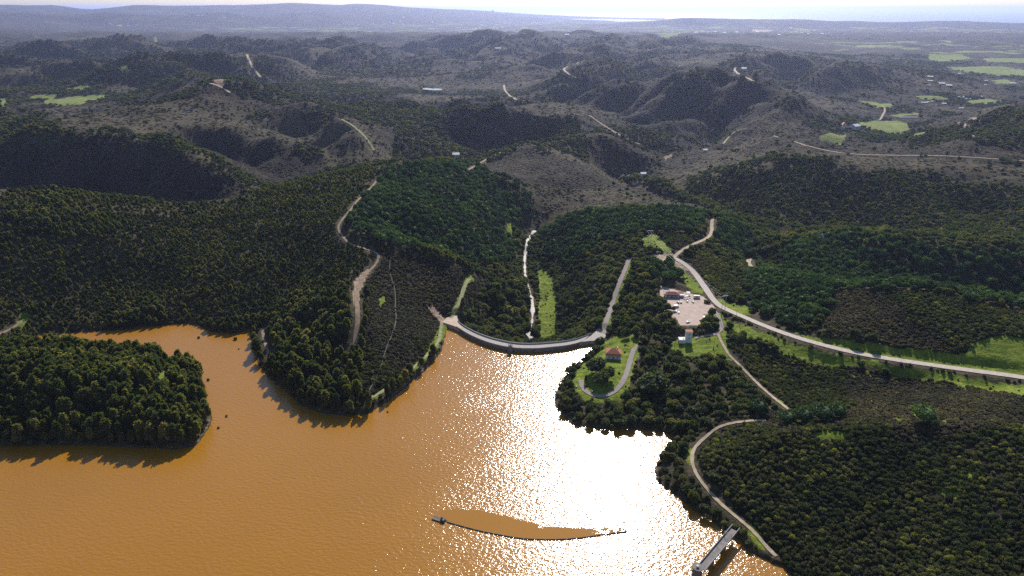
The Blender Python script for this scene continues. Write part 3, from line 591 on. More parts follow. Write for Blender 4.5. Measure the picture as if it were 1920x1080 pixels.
def blob(shape, seed, sub=2, amp=.22, scale=.8):
    import bmesh
    bm = bmesh.new(); bmesh.ops.create_icosphere(bm, subdivisions=sub, radius=1); r = np.random.default_rng(seed)
    lob = unit_dirs(12, r); la = r.uniform(-.12, amp, 12); V = []
    for v in bm.verts:
        d = np.array(v.co); f = scale + sum(a*np.clip(d @ l, 0, 1)**5 for a, l in zip(la, lob)) + r.uniform(-.05, .05)
        V.append(shape((d*f)[None])[0])
    Fc = [tuple(v.index for v in f.verts) for f in bm.faces]; bm.free(); return V, Fc
def join(*parts):
    V, Fc = [], []
    for v, f in parts: n_ = len(V); V += list(v); Fc += [tuple(i+n_ for i in q) for q in f]
    return V, Fc
def sh_euc(k):
    def s(p):
        q = p.copy(); h = (q[:, 2]+1)/2; w = np.interp(h, [0, .25, .6, 1], [.6, 1.0, .85, .42]); q[:, 0] *= .26*w*k; q[:, 1] *= .26*w*k; q[:, 2] = .10 + .88*h; return q
    return s
def sh_pine(p): q = p.copy(); q[:, 0] *= .5; q[:, 1] *= .5; q[:, 2] = np.where(q[:, 2] > 0, q[:, 2]*.42, q[:, 2]*.20)+.55; return q
def sh_shrub(p): q = p.copy(); q[:, 0] *= .5; q[:, 1] *= .5; q[:, 2] = q[:, 2]*.36+.30; return q
def sh_broad(p): q = p.copy(); q[:, 0] *= .46; q[:, 1] *= .46; q[:, 2] = q[:, 2]*.36+.58; return q
def crown_me(name, parts, m, smooth=False):
    V, Fc = join(*parts); me = bpy.data.meshes.new(name); me.from_pydata([tuple(map(float, v)) for v in V], [], Fc); me.update(); me.materials.append(m); return me
EUC = [crown_me('crown', [leafy(sh_euc(k), 120, .17, 11+i), blob(sh_euc(k), 40+i, 2, .3, .55)], M_euc) for i, k in enumerate((.85, 1.05, 1.25))]
PINEM = [crown_me('crown', [leafy(sh_pine, 150, .14, 21+i), blob(sh_pine, 50+i, 2, .22, .74)], M_pine) for i in range(3)]
SHR = [crown_me('bush', [leafy(sh_shrub, 80, .24, 31+i), blob(sh_shrub, 60+i, 2, .35, .62)], M_shrub) for i in range(3)]
HEA = [crown_me('bush', [leafy(sh_shrub, 46, .30, 71+i, k=3), blob(sh_shrub, 80+i, 1, .35, .5)], M_heath) for i in range(2)]
BRO = [crown_me('crown', [leafy(sh_broad, 190, .15, 91+i), blob(sh_broad, 95+i, 2, .4, .6)], M_broad) for i in range(2)]
def trunk_me(lean, h, r, limbs):
    mb = MB(); mb.tube((0, 0, -.05), (lean*.4, 0, h*.5), r, r*.75, 6); mb.tube((lean*.4, 0, h*.5), (lean, 0, h), r*.75, r*.35, 6)
    for a, z0, L, up in limbs: mb.tube((lean*z0/h, 0, z0), (lean*z0/h+math.cos(a)*L, math.sin(a)*L, z0+up), r*.45, r*.15, 5)
    me = bpy.data.meshes.new('trunk'); me.from_pydata(mb.v, [], mb.f); me.materials.append(M_bark); return me
T_euc = trunk_me(.03, .8, .020, [(.5, .3, .12, .15), (2.6, .42, .12, .14), (4.5, .52, .10, .14)])
T_pine = trunk_me(.02, .62, .030, [(.3, .32, .26, .2), (2.2, .36, .25, .2), (4.2, .34, .27, .2)])
T_broad = trunk_me(.03, .6, .032, [(.9, .25, .22, .25), (3.0, .3, .22, .22), (5.0, .28, .2, .25)])
# ---- where plants grow
def scatter(r0, r1, s, seed):
    r = np.random.default_rng(seed); xm = r1*math.sin(math.radians(47)); xs = np.arange(-xm, xm, s); ys = np.arange(r0*.72, r1, s)
    X, Y = np.meshgrid(xs, ys); X = X + r.uniform(-.42, .42, X.shape)*s; Y = Y + r.uniform(-.42, .42, Y.shape)*s; X, Y = X.ravel(), Y.ravel()
    R = np.hypot(X, Y); k = (R >= r0) & (R < r1) & (np.abs(np.arctan2(X, Y)) < math.radians(47)); X, Y = X[k], Y[k]
    Z = ground(X, Y); dY = Y*CP + (CAMZ-Z)*SP; py = 540 + F*(-(Z-CAMZ)*CP - Y*SP)/dY; px = 960 + F*X/dY
    k = (py < 1150) & (px > -110) & (px < 2030) & (py > -20); X, Y, Z = X[k], Y[k], Z[k]
    return X, Y, Z, r
Lk = LAKE
DARKWOOD = [zone([(1285,335),(1340,318),(1450,330),(1600,326),(1740,320),(1800,345),(1920,345),(2100,340),(2100,470),(1900,455),(1700,440),(1500,430),(1400,420),(1300,380)]), zone([(640,184),(720,192),(800,198),(950,214),(1080,218),(1130,250),(1040,262),(900,262),(760,236),(700,226)]), zone([(790,300),(840,288),(890,300),(880,312),(800,312)])]
GORGE = zone([(930,540),(1000,520),(1006,560),(1008,640),(960,640),(930,620),(900,590)])
LOT = np.array([at(x, y, ROADZ)[:2] for x, y in [(1236,556),(1236,536),(1275,532),(1316,545),(1326,560),(1342,570),(1340,592),(1320,598),(1322,606),(1308,615),(1272,616),(1262,604),(1262,580)]])
BUILT = [at(1150, 668, 8.6)[:2], at(1286, 636, 13)[:2]]
def clear(X, Y, pad, rgap):
    """True where nothing built, paved, wet or mown is in the way."""
    ok = np.ones(X.shape, bool); u, v = rt(X, Y)
    ok &= bil(rd, AZ, LR, u, v) > rgap; ok &= bil(rdm, AZ, LR, u, v) > rgap*4
    ok &= ~in_poly(X, Y, LOT)
    nearw = np.hypot(X, Y) < 1000
    dw = np.full(X.shape, 99.); dw[nearw] = seg_dist(X[nearw], Y[nearw], Lk, True); iw = np.zeros(X.shape, bool); iw[nearw] = in_poly(X[nearw], Y[nearw], Lk)
    ok &= ~(iw | (dw < pad))
    for bx, by in BUILT: ok &= np.hypot(X-bx, Y-by) > 10
    dmm = np.full(X.shape, 99.); dmm[nearw] = np.minimum(seg_dist(X[nearw], Y[nearw], dam_d), seg_dist(X[nearw], Y[nearw], dam_u)); ok &= dmm > 5
    ok &= ~in_poly(X, Y, PAD_L) & ~in_poly(X, Y, PAD_R)
    dr = np.full(X.shape, 99.); dr[nearw | (np.hypot(X, Y) < 1300)] = seg_dist(X[nearw | (np.hypot(X, Y) < 1300)], Y[nearw | (np.hypot(X, Y) < 1300)], RIVER[:, :2]); ok &= dr > RIVW + pad*.8 + .6
    return ok
PAD_L = np.array([at(x, y, CREST)[:2] for x, y in [(822,608),(834,594),(858,589),(870,606),(862,616)]])
PAD_R = np.array([at(x, y, CREST)[:2] for x, y in [(1096,644),(1142,642),(1142,616),(1116,614)]])
RIVER = smooth_line(line([(992,646),(992,634),(996,615),(998,600),(999,585),(998,560),(990,535),(985,520),(984,500),(984,480),(987,462),(990,450),(996,440),(1003,433)]), 2); RIVW = 3.2
PLANTS = {k: [] for k in ('euc', 'pine', 'shrub', 'heath', 'broad')}
def put(kind, X, Y, Z, size, r, sq=None):
    n_ = len(X)
    if not n_: return
    w = size*r.uniform(.62, 1.38, n_); h = w*(r.uniform(.8, 1.2, n_) if sq is None else sq*r.uniform(.8, 1.2, n_))
    PLANTS[kind].append(np.stack([X, Y, Z-.02*h, w, h, r.uniform(0, 6.283, n_), r.integers(0, 6, n_)], 1))
GRASSY = GRASS + FIELD + BARE
ROADW = zone([(1140,610),(1150,575),(1170,520),(1185,480),(1225,490),(1262,560),(1262,600),(1250,660),(1200,650),(1196,640)])
NLOW = zone([(1170,320),(1230,340),(1300,370),(1420,420),(1660,430),(1660,450),(1460,470),(1400,480),(1340,400),(1290,380),(1230,360),(1165,340)])
def sel_zone(X, Y, L):
    r_ = np.zeros(X.shape, bool)
    for P in L: r_ |= in_poly(X, Y, P)
    return r_
def grow(r0, r1, k, seed):
    """One belt of distance; k scales the spacing with how small plants read there."""
    # pines
    X, Y, Z, r = scatter(r0, r1, 6.2*k, seed); wx = X+4*fbm(X, Y, 25, 2); wy = Y+4*fbm(X+50, Y, 25, 2)
    g = sel_zone(X, Y, GRASSY); m = sel_zone(wx, wy, PINE) & ~g & clear(X, Y, 3, 3.0) & (r.random(X.shape) < .96)
    put('pine', X[m], Y[m], Z[m], 6.9*k**.8, r, 1.1)
    # eucalypts and other trees
    X, Y, Z, r = scatter(r0, r1, (3.9 if r0 < 500 else 3.3)*k, seed+1); wx = X+6*fbm(X, Y, 30, 2); wy = Y+6*fbm(X+50, Y, 30, 2); R = np.hypot(X, Y)
    g = sel_zone(X, Y, GRASSY); pz = sel_zone(wx, wy, PINE); sz = sel_zone(wx, wy, SHRUB); big = in_poly(wx, wy, BIG); rw = in_poly(X, Y, ROADW); vl = in_poly(X, Y, NLOW)
    cl = clear(X, Y, 1.2, 2.6); dens = fbm(X, Y, 45, 3); rnd = r.random(X.shape)
    base = ~g & ~pz & ~sz & cl
    left = X < 0.02*Y - 60
    lim = R < 1000
    rows = (R > 600) & (X < -.16*Y) & (fbm(X, Y, 160, 2) > -.22); ph = np.sin((X*.62-Y*.78+5*fbm(X, Y, 80, 2))*2*np.pi/8.0)
    wood = base & ~big & ~rw & ~vl & left & lim & (rnd < np.where(rows, np.where(ph > -.05, .97, .05), np.clip(.82+1.2*dens, .08, 1)))
    # rows of young trees on the far bank: keep only every other line across the slope
    put('euc', X[wood], Y[wood], Z[wood], 1, r) if 0 else None
    isl = (X < -.2*Y) & (R < 700) & (Y < 545); hh = np.where(isl, 12.5, np.where(R < 620, 8.8, np.where(rows, 4.6, 6.6)))*k**.75
    n_ = wood.sum(); w_ = hh[wood]*r.uniform(.58, 1.38, n_)*(1+.25*fbm(X[wood], Y[wood], 60, 2))
    PLANTS['euc'].append(np.stack([X[wood], Y[wood], Z[wood]-.3, w_*np.where(isl[wood], .74, np.where(R[wood] < 620, .98, .92)), w_, r.uniform(0, 6.28, n_), r.integers(0, 6, n_)], 1))
    m = base & big & (rnd < .34); put('broad', X[m], Y[m], Z[m], 5.8*k**.8, r, .95)
    m = base & rw & (rnd < .27); put('broad', X[m], Y[m], Z[m], 6.2*k**.8, r, 1.0)
    gz = in_poly(X, Y, GORGE); m = base & gz & (rnd < .16); put('broad', X[m], Y[m], Z[m], 11.5, r, .9)
    m = base & vl & (rnd < .40); put('broad', X[m], Y[m], Z[m], 7.5*k**.8, r, .95)
    m = base & ~left & ~big & ~rw & ~vl & lim & (rnd < .42+.3*dens); put('broad', X[m], Y[m], Z[m], 6.0*k**.8, r, .85)
    t2 = fbm(X, Y, 420, 3) + .35*fbm(X, Y, 90, 2) + np.where(X > 250, .10, .05) + .12*(X < -300)
    tz = (t2 > .27 - .22*((X < -.2*Y) & (R > 1250)) - .08*(R > 2600)) | (sel_zone(wx, wy, DARKWOOD))
    m = base & ~lim & ~vl & tz & (rnd < .50); put('broad', X[m], Y[m], Z[m], 4.6*k**.7, r, 1.1*k**-.5)
    m = base & ~lim & ~vl & ~tz & (rnd < .012); put('broad', X[m], Y[m], Z[m], 5*k**.7, r, 1.0*k**-.4)
    # shrubs
    X, Y, Z, r = scatter(r0, r1, (2.0 if k < 1.2 else 2.75)*k, seed+2); wx = X+6*fbm(X, Y, 30, 2); wy = Y+6*fbm(X+50, Y, 30, 2); R = np.hypot(X, Y)
    g = sel_zone(X, Y, GRASSY); pz = sel_zone(wx, wy, PINE); sz = sel_zone(wx, wy, SHRUB); cl = clear(X, Y, .6, .8); rnd = r.random(X.shape); d = fbm(X, Y, 35, 3); d2 = fbm(X, Y, 120, 3)
    brown = sz & ((R > 560) & (X < 0) | (R > 900) | (d2 > .12) & (R > 480) | in_poly(X, Y, THIN_Q) & (d2 > -.1))
    t2 = fbm(X, Y, 420, 3) + .35*fbm(X, Y, 90, 2) + np.where(X > 250, .10, .05) + .12*(X < -300)
    farscrub = (R > 1000) & ~pz
    m = ~g & cl & (sz | farscrub) & (brown | farscrub) & (rnd < np.where(R > 1000, .28, .80)+.5*d); put('heath', X[m], Y[m], Z[m], (2.15 if k < 1.2 else 2.9)*k**.85, r, .75 if k < 1.2 else .36*k**-.6)
    m = ~g & cl & sz & ~brown & (rnd < .84+.4*d); put('shrub', X[m], Y[m], Z[m], 2.55*k**.9, r, .95)
    m = ~g & cl & ~sz & ~pz & ~farscrub & (rnd < .22); put('shrub', X[m], Y[m], Z[m], 2.7*k**.9, r, .9)
    m = sel_zone(X, Y, GRASS) & cl & (R < 1000) & (rnd < .02+.05*np.clip(d, 0, 1)); put('shrub', X[m], Y[m], Z[m], 1.6, r, .8)
grow(250, 560, 1.0, 100); grow(560, 900, 1.0, 200); grow(900, 1350, 1.25, 300); grow(1350, 2100, 1.9, 400); grow(2100, 3400, 3.0, 500); grow(3400, 6000, 5.2, 600)
for k_ in PLANTS: PLANTS[k_] = np.vstack(PLANTS[k_])
# ---- individuals: the 300 of a kind that show largest; the rest of the wood as one mass
def visible(P, top):
    X, Y, Z = P[:, 0], P[:, 1], P[:, 2]+top; ok = np.ones(len(P), bool)
    for t in np.linspace(.35, .985, 40): ok &= ground(X*t, Y*t) < CAMZ + (Z-CAMZ)*t
    dY = Y*CP + (CAMZ-Z)*SP; py = 540 + F*(-(Z-CAMZ)*CP - Y*SP)/dY; px = 960 + F*X/dY
    return ok & (px > 6) & (px < 1914) & (py > 4) & (py < 1074), px, py, dY
def region_name(px, py):
    if px < 420 and py > 635: return 0
    if px < 480: return 1
    if px < 840: return 2
    if px < 1040: return 3
    if py < 640: return 4
    if px < 1290 and py < 820: return 5
    return 6
WHERE = ['on the low headland at the left edge of the lake', 'on the wooded hillside north of the inlet', 'on the peninsula left of the dam', 'in the gorge below the dam',
         'on the hills right of the dam', 'on the promontory between the dam and the bay', 'on the big hillside in the lower right']
GRP = ['left headland', 'north bank', 'peninsula', 'gorge', 'right hills', 'promontory', 'lower right hillside']
SPEC = {'euc': ('eucalyptus_tree', 'tree', 'slender dark green eucalyptus', EUC, T_euc, 'eucalyptus trees'),
        'pine': ('stone_pine', 'tree', 'round-topped dark stone pine', PINEM, T_pine, 'stone pines'),
        'shrub': ('bush', 'bush', 'rounded olive green bush', SHR, None, 'bushes'),
        'heath': ('heath_bush', 'bush', 'low brownish heath bush', HEA, None, 'heath bushes'),
        'broad': ('broadleaf_tree', 'tree', 'broad-crowned green tree', BRO, T_broad, 'broadleaf trees')}
def dot_obj(name, P, meshes, srcs, label=None):
    me = bpy.data.meshes.new(name); n_ = len(P); me.vertices.add(n_); me.vertices.foreach_set('co', P[:, :3].astype(np.float32).ravel())
    a = me.attributes.new('scl', 'FLOAT_VECTOR', 'POINT'); a.data.foreach_set('vector', np.stack([P[:, 3], P[:, 3], P[:, 4]], 1).astype(np.float32).ravel())
    a = me.attributes.new('rot', 'FLOAT_VECTOR', 'POINT'); z_ = np.zeros(n_); a.data.foreach_set('vector', np.stack([z_, z_, P[:, 5]], 1).astype(np.float32).ravel())
    a = me.attributes.new('var', 'INT', 'POINT'); a.data.foreach_set('value', (P[:, 6].astype(np.int32) % len(srcs)))
    o = bpy.data.objects.new(name, me); COL.objects.link(o)
    g = bpy.data.node_groups.new(name, 'GeometryNodeTree'); g.interface.new_socket('Geometry', in_out='INPUT', socket_type='NodeSocketGeometry'); g.interface.new_socket('Geometry', in_out='OUTPUT', socket_type='NodeSocketGeometry')
    gi = g.nodes.new('NodeGroupInput'); go = g.nodes.new('NodeGroupOutput'); jn = g.nodes.new('GeometryNodeJoinGeometry')
    def na(nm, ty):
        q = g.nodes.new('GeometryNodeInputNamedAttribute'); q.data_type = ty; q.inputs[0].default_value = nm; return [s for s in q.outputs if s.enabled and s.name == 'Attribute'][0]
    scl, rot, var = na('scl', 'FLOAT_VECTOR'), na('rot', 'FLOAT_VECTOR'), na('var', 'INT')
    for i, s in enumerate(srcs):
        oi = g.nodes.new('GeometryNodeObjectInfo'); oi.inputs['Object'].default_value = s; oi.inputs['As Instance'].default_value = True; oi.transform_space = 'ORIGINAL'
        cp = g.nodes.new('FunctionNodeCompare'); cp.data_type = 'INT'; cp.operation = 'EQUAL'; g.links.new(var, cp.inputs[2]); cp.inputs[3].default_value = i
        ip = g.nodes.new('GeometryNodeInstanceOnPoints'); g.links.new(gi.outputs[0], ip.inputs['Points']); g.links.new(cp.outputs[0], ip.inputs['Selection'])
        g.links.new(oi.outputs['Geometry'], ip.inputs['Instance']); g.links.new(rot, ip.inputs['Rotation']); g.links.new(scl, ip.inputs['Scale']); g.links.new(ip.outputs[0], jn.inputs[0])
    g.links.new(jn.outputs[0], go.inputs[0]); md = o.modifiers.new('scatter', 'NODES'); md.node_group = g
    return tag(o, kind='stuff', label=label)
MASS = {'euc': 'eucalyptus_wood', 'pine': 'pine_wood', 'shrub': 'scrub', 'heath': 'heath', 'broad': 'broadleaf_wood'}
def place_plant(kind, x, y, z, w, h, rz, var, label, group=None):
    nm, cat, lab, mes, tr, gr = SPEC[kind]
    if tr is None:
        o = bpy.data.objects.new(nm, mes[int(var) % len(mes)]); COL.objects.link(o); o.location = (x, y, z); o.rotation_euler = (0, 0, rz); o.scale = (w, w, h)
        tag(o, label, cat, group); return o
    o = empty(nm, (x, y, z), rz); tag(o, label, cat, group); o.scale = (w, w, h)
    for pn, me_ in (('crown', mes[int(var) % len(mes)]), ('trunk', tr)):
        c = bpy.data.objects.new(pn, me_); COL.objects.link(c); c.parent = o
    return o
for kd, P in PLANTS.items():
    nm, cat, lab, mes, tr, gr = SPEC[kd]
    dist = np.sqrt(P[:, 0]**2 + P[:, 1]**2 + (CAMZ-P[:, 2])**2); score = P[:, 4]*(P[:, 3])/dist**2
    cand = np.argsort(-score)[:4000]; vis, px, py, _ = visible(P[cand], P[cand, 4]*.7)
    pick = cand[vis][:300]; ppx, ppy = px[vis][:300], py[vis][:300]
    for i_, x_, y_ in zip(pick, ppx, ppy):
        k = region_name(x_, y_); place_plant(kd, *P[i_], lab + ' ' + WHERE[k], gr + ' of the ' + GRP[k])
    keep = np.ones(len(P), bool); keep[pick] = False
    if kd not in ('x',):
        srcs = [next(o for o in COL.objects if o.type == 'MESH' and o.data == m_) for m_ in mes]
    dot_obj(MASS[kd], P[keep], mes, srcs)
    print('plants', kd, len(P))

def lone(kind, px, py, w, h, label, sink=0, var=0, rz=0.3):
    x, y, z = hit(px, py) if sink == 0 else at(px, py, 0); place_plant(kind, x, y, z-sink, w, h, rz, var, label)
for q in [('pine',1421,777,13,11,'dark round pine where the footpath meets the dirt track'),('pine',1474,794,12,9,'dark pine at the left end of the row above the grass patch'),('pine',1505,792,12,10,'second dark pine of the row above the grass patch'),('pine',1540,790,15,12,'largest dark pine of the row above the grass patch'),
          ('pine',1568,784,12,10,'dark pine at the right end of the row above the grass patch'),('pine',1730,792,14,11,'lone dark round pine in the scrub of the lower right hill'),('pine',1818,563,12,8,'lone round pine on the crest of the scrub hill'),('pine',1483,612,10,8,'small round pine at the foot of the roadside plantation'),
          ('broad',1117,700,17,12,'big dark tree beside the white house on the lawn'),('broad',1138,712,13,10,'dark tree on the inner side of the turning loop'),('broad',1126,722,14,10,'dark tree in the middle of the turning loop'),('broad',1222,738,24,15,'huge yellowish green tree between the loop and the bay'),('broad',1172,634,9,9,'dark round tree at the upper corner of the lawn'),
          ('shrub',1082,690,8,6,'brown bush at the edge of the lawn above the water'),('broad',1124,650,10,8,'pale tree growing at the foot of the right dam platform'),('shrub',1327,568,6,4,'green bush on the island of grass at the car park entrance'),('euc',1098,718,4,7,'small dark cypress-like tree at the top of the turning loop'),
          ('broad',980,560,17,14,'large brownish green tree beside the stream in the gorge'),('broad',962,600,15,13,'large autumn-brown tree on the left bank below the dam'),('broad',985,628,14,12,'brownish tree at the foot of the dam left of the stream')]: lone(*q)
for px_, py_, w_, n_ in [(373,634,3.2,'drowned bush nearest the inlet bank'),(442,637,4.4,'drowned bush in the mouth of the little inlet'),(448,655,1.8,'tiny drowned shoot below the inlet mouth'),(391,713,3.2,'drowned bush right of the headland tip'),(425,781,2.4,'tiny drowned bush in open water right of the headland'),(410,803,2.4,'tiny drowned bush near the lower right of the headland'),(727,773,1.8,'tiny drowned bush off the tip of the peninsula')]:
    lone('shrub', px_, py_, w_*.7, w_*.8, n_, sink=.2)
# ------------------------------------------------------------------ roads, stream, dam, buildings and the rest
M_road = {'pale': simple('pale_road', (.50, .43, .37), (.36, .30, .25), 0.5, .9, detail=6), 'asphalt': simple('worn_asphalt', (.30, .25, .24), (.20, .165, .155), 0.6, .9, detail=6),
          'dirt': simple('pale_dirt', (.46, .36, .26), (.24, .20, .12), 0.25, .95), 'earth': simple('brown_earth', (.34, .24, .17), (.14, .11, .07), 0.3, .95), 'faint': simple('faint_track', (.17, .15, .10), (.09, .085, .05), 0.4, .95), 'grassy': simple('grassy_track', (.34, .32, .18), (.15, .17, .05), 0.35, .95)}
def ribbon(name, P, wd, m, lift=.12, jag=0.0, across=3, rag=None):
    P = np.asarray(P); T = np.gradient(P[:, :2], axis=0); T /= np.linalg.norm(T, axis=1)[:, None]+1e-9; Nn = np.stack([-T[:, 1], T[:, 0]], 1)
    wv_ = wd/2*np.ones(len(P)) if rag is None else rag
    V = []; Fc = []
    for i, p in enumerate(P):
        R_ = math.hypot(p[0], p[1]); row = []
        for a in np.linspace(-1, 1, across):
            j = jag*(rng.random()-.5) if abs(a) == 1 else 0; row.append((p[0]+Nn[i, 0]*(wv_[i]+j)*a, p[1]+Nn[i, 1]*(wv_[i]+j)*a))
        g = ground([r_[0] for r_ in row], [r_[1] for r_ in row]); z = g + lift + max(0, R_-800)*.0007
        V += [(x, y, float(zz)) for (x, y), zz in zip(row, z)]
    for i in range(len(P)-1):
        for a in range(across-1): q = i*across+a; Fc.append((q, q+1, q+across+1, q+across))
    o = mesh_obj(name, V, Fc, m, smooth=True)
    if o.data.polygons[0].normal.z < 0: o.data.flip_normals()
    return o
for i, (nm, P, wd, cut, surf) in enumerate(road_lines): tag(ribbon(nm, P, wd, M_road[surf], .10+.012*(len(road_lines)-i), jag=.25*wd**.5 if surf != 'pale' else .3), kind='structure')
m_rap, nt, b = mat('rushing_water', .6, .3); n = noise(nt, .55, 5, .75)
nt.links.new(ramp(nt, n, [(.40, (.10, .075, .04)), (.52, (.45, .40, .34)), (.64, (.62, .60, .56))]), b.inputs['Base Color']); bump(nt, b, n, .8, .4)
RV = resample(RIVER, 3); rw_ = 1.6+2.6*fbm(RV[:, 0]*1., RV[:, 1]*1., 14, 2); rw_[:12] = np.linspace(5.5, 3, 12)
tag(ribbon('stream', RV, 5, m_rap, .5, rag=np.clip(rw_, .25, 6), across=5), kind='structure')
m_lot = simple('car_park_earth', (.52, .40, .33), (.38, .29, .23), .22, .95)
o = mesh_obj('car_park', [(x, y, ROADZ+.06) for x, y in PARK], [list(range(len(PARK)))], m_lot); tag(o, kind='structure')
if o.data.polygons[0].normal.z < 0: o.data.flip_normals()
# ---- dam
M_conc = simple('old_concrete', (.44, .39, .34), (.30, .26, .22), .5, .9, bstr=.3, bdist=.05); M_conc_d = simple('stained_concrete', (.26, .23, .21), (.13, .115, .11), .35, .9, bstr=.3, bdist=.05)
M_cgrey = simple('grey_concrete', (.36, .35, .33), (.25, .24, .23), .6, .9)
dam = empty('arch_dam', tuple(np.append(dam_u[len(dam_u)//2], -36.0))); DL = np.array(dam.location)
tag(dam, 'long curved concrete arch dam with a pale walkway along its crest', 'dam')
def rs(P, n_): Q = smooth_line(P, 2); d = np.r_[0, np.cumsum(np.hypot(*np.diff(Q, axis=0).T))]; t = np.linspace(0, d[-1], n_); return np.stack([np.interp(t, d, Q[:, 0]), np.interp(t, d, Q[:, 1])], 1)
NU = 80; uu, dd_ = rs(dam_u[2:-2], NU), rs(dam_d[2:-1], NU)
def loft(name, rows, m):                 # rows: closed cross sections along the dam, as lists of (x,y,z) arrays
    k = len(rows); V = []; Fc = []
    for i in range(NU): V += [tuple(np.array(r_[i])-DL) for r_ in rows]
    for i in range(NU-1):
        for j in range(k): a, b_ = i*k+j, i*k+(j+1) % k; Fc.append((a, b_, b_+k, a+k))
    Fc += [tuple(range(k)), tuple(range((NU-1)*k+k-1, (NU-1)*k-1, -1))]
    o = mesh_obj(name, V, Fc, m, dam); import bmesh
    bm = bmesh.new(); bm.from_mesh(o.data); bmesh.ops.recalc_face_normals(bm, faces=bm.faces); bm.to_mesh(o.data); bm.free(); return o
def z3(P, z): return np.column_stack([P, np.full(len(P), z)])
dn = dd_-uu; dn /= np.linalg.norm(dn, axis=1)[:, None]
loft('wall', [z3(uu+dn*.4, CREST-.6), z3(dd_-dn*.2, CREST-.6), z3(dd_+dn*6, -42), z3(uu+dn*.4, -42)], M_conc_d)
loft('walkway', [z3(uu, CREST-.6), z3(uu, CREST), z3(dd_, CREST), z3(dd_, CREST-.6)], M_conc)
loft('parapet', [z3(dd_+dn*.01, CREST-.5), z3(dd_+dn*.01, CREST+1.15), z3(dd_+dn*.75, CREST+1.15), z3(dd_+dn*.75, CREST-.5)], M_cgrey)
loft('parapet', [z3(uu-dn*.35, CREST-.7), z3(uu-dn*.35, CREST+.35), z3(uu-dn*.01, CREST+.35), z3(uu-dn*.01, CREST-.7)], M_conc)
loft('spillway_ledge', [z3(dd_+dn*.76, CREST-1.5), z3(dd_+dn*.76, CREST-.6), z3(dd_+dn*2.3, CREST-.6), z3(dd_+dn*2.3, CREST-1.5)], M_cgrey)
def slab(name, P, z0, z1, m, parent, off=(0, 0, 0)):
    n_ = len(P); V = [(x-off[0], y-off[1], z0-off[2]) for x, y in P]+[(x-off[0], y-off[1], z1-off[2]) for x, y in P]
    o = mesh_obj(name, V, [tuple(range(n_-1, -1, -1)), tuple(range(n_, 2*n_))]+[(i, (i+1) % n_, n_+(i+1) % n_, n_+i) for i in range(n_)], m, parent); import bmesh
    bm = bmesh.new(); bm.from_mesh(o.data); bmesh.ops.recalc_face_normals(bm, faces=bm.faces); bm.to_mesh(o.data); bm.free(); return o
padl = [at(x, y, CREST)[:2] for x, y in [(829,604),(837,596),(845,592),(857,592),(858,598),(862,607),(869,616),(860,614.5),(848,610)]]
padr = [at(x, y, CREST)[:2] for x, y in [(1086,642),(1098,636),(1110,628),(1118,620.5),(1120,614),(1133,618),(1136,630),(1130,638.5),(1105,639)]]
slab('abutment', padl, -9, CREST+.03, simple('sandy_concrete', (.55, .42, .32), (.42, .31, .23), .3, .9), dam, DL)
slab('abutment', padr, -9, CREST+.03, M_conc, dam, DL)
g = MB(); p_ = np.array(at(957, 650, CREST)); q = p_-DL; g.box((q[0], q[1]-2.2, q[2]-1.6), (3.6, 3.4, 7.5)); g.box((q[0], q[1]-2.2, q[2]+2.3), (4.0, 3.8, .3)); g.build('gate_housing', M_conc_d, dam)
g = MB(); 
for dx in (-1.6, 1.6):
    for dy in (-3.6, -.8): g.tube((q[0]+dx, q[1]+dy, q[2]+2.45), (q[0]+dx, q[1]+dy, q[2]+4.2), .07, seg=6)
g.box((q[0], q[1]-3.6, q[2]+4.2), (3.4, .1, .12)); g.box((q[0], q[1]-2.2, q[2]+2.9), (1.1, 1.1, .9)); g.build('gate_hoist', M_conc_d, dam)
g = MB(); a_ = np.array(at(1093, 638, CREST))-DL
g.box((a_[0], a_[1]+1, a_[2]+.9), (.12, 3.6, .12), .2); g.box((a_[0], a_[1]-.7, a_[2]+.5), (.14, .14, 1.0)); g.box((a_[0], a_[1]+2.7, a_[2]+.5), (.14, .14, 1.0)); g.build('gate', simple('galvanised', (.6, .6, .58), rough=.5), dam)
M_white = simple('whitewash', (.80, .78, .74), (.66, .64, .60), 1.2, .8); M_tile = simple('clay_tiles', (.50, .20, .11), (.30, .11, .06), 2.5, .85, bstr=.5, bdist=.08)
M_tile_o = simple('orange_tiles', (.62, .28, .15), (.45, .18, .09), 2.5, .85, bstr=.5, bdist=.08); M_tile_d = simple('brown_tiles', (.30, .13, .10), (.18, .075, .06), 2.5, .85, bstr=.5, bdist=.08)
m_glass, nt, b = mat('dark_glass', .15, .6); b.inputs['Base Color'].default_value = (.02, .03, .04, 1)
M_dark = simple('dark_paint', (.06, .06, .06), rough=.6); M_wood = simple('weathered_wood', (.22, .17, .12), (.10, .08, .055), 3, .9); M_metal = simple('dull_metal', (.45, .46, .47), rough=.45)
def stone(r0, seed, sub=2):
    V, Fc = blob(lambda p: p*np.array([r0, r0*.8, r0*.55]), seed, sub, .3, .8); return V, Fc
M_rock = simple('pale_rubble', (.78, .75, .70), (.5, .47, .43), 1.5, .9, obj=True); M_rock_b = simple('shore_rock', (.26, .22, .19), (.14, .12, .10), 1.2, .9, obj=True)
rocks = []
for i in range(4): V, Fc = stone(1, 300+i); me = bpy.data.meshes.new('rock'); me.from_pydata([tuple(v) for v in V], [], Fc); me.materials.append(M_rock); rocks.append(me)
rocksb = []
for m_ in rocks: c_ = m_.copy(); c_.materials.clear(); c_.materials.append(M_rock_b); rocksb.append(c_)
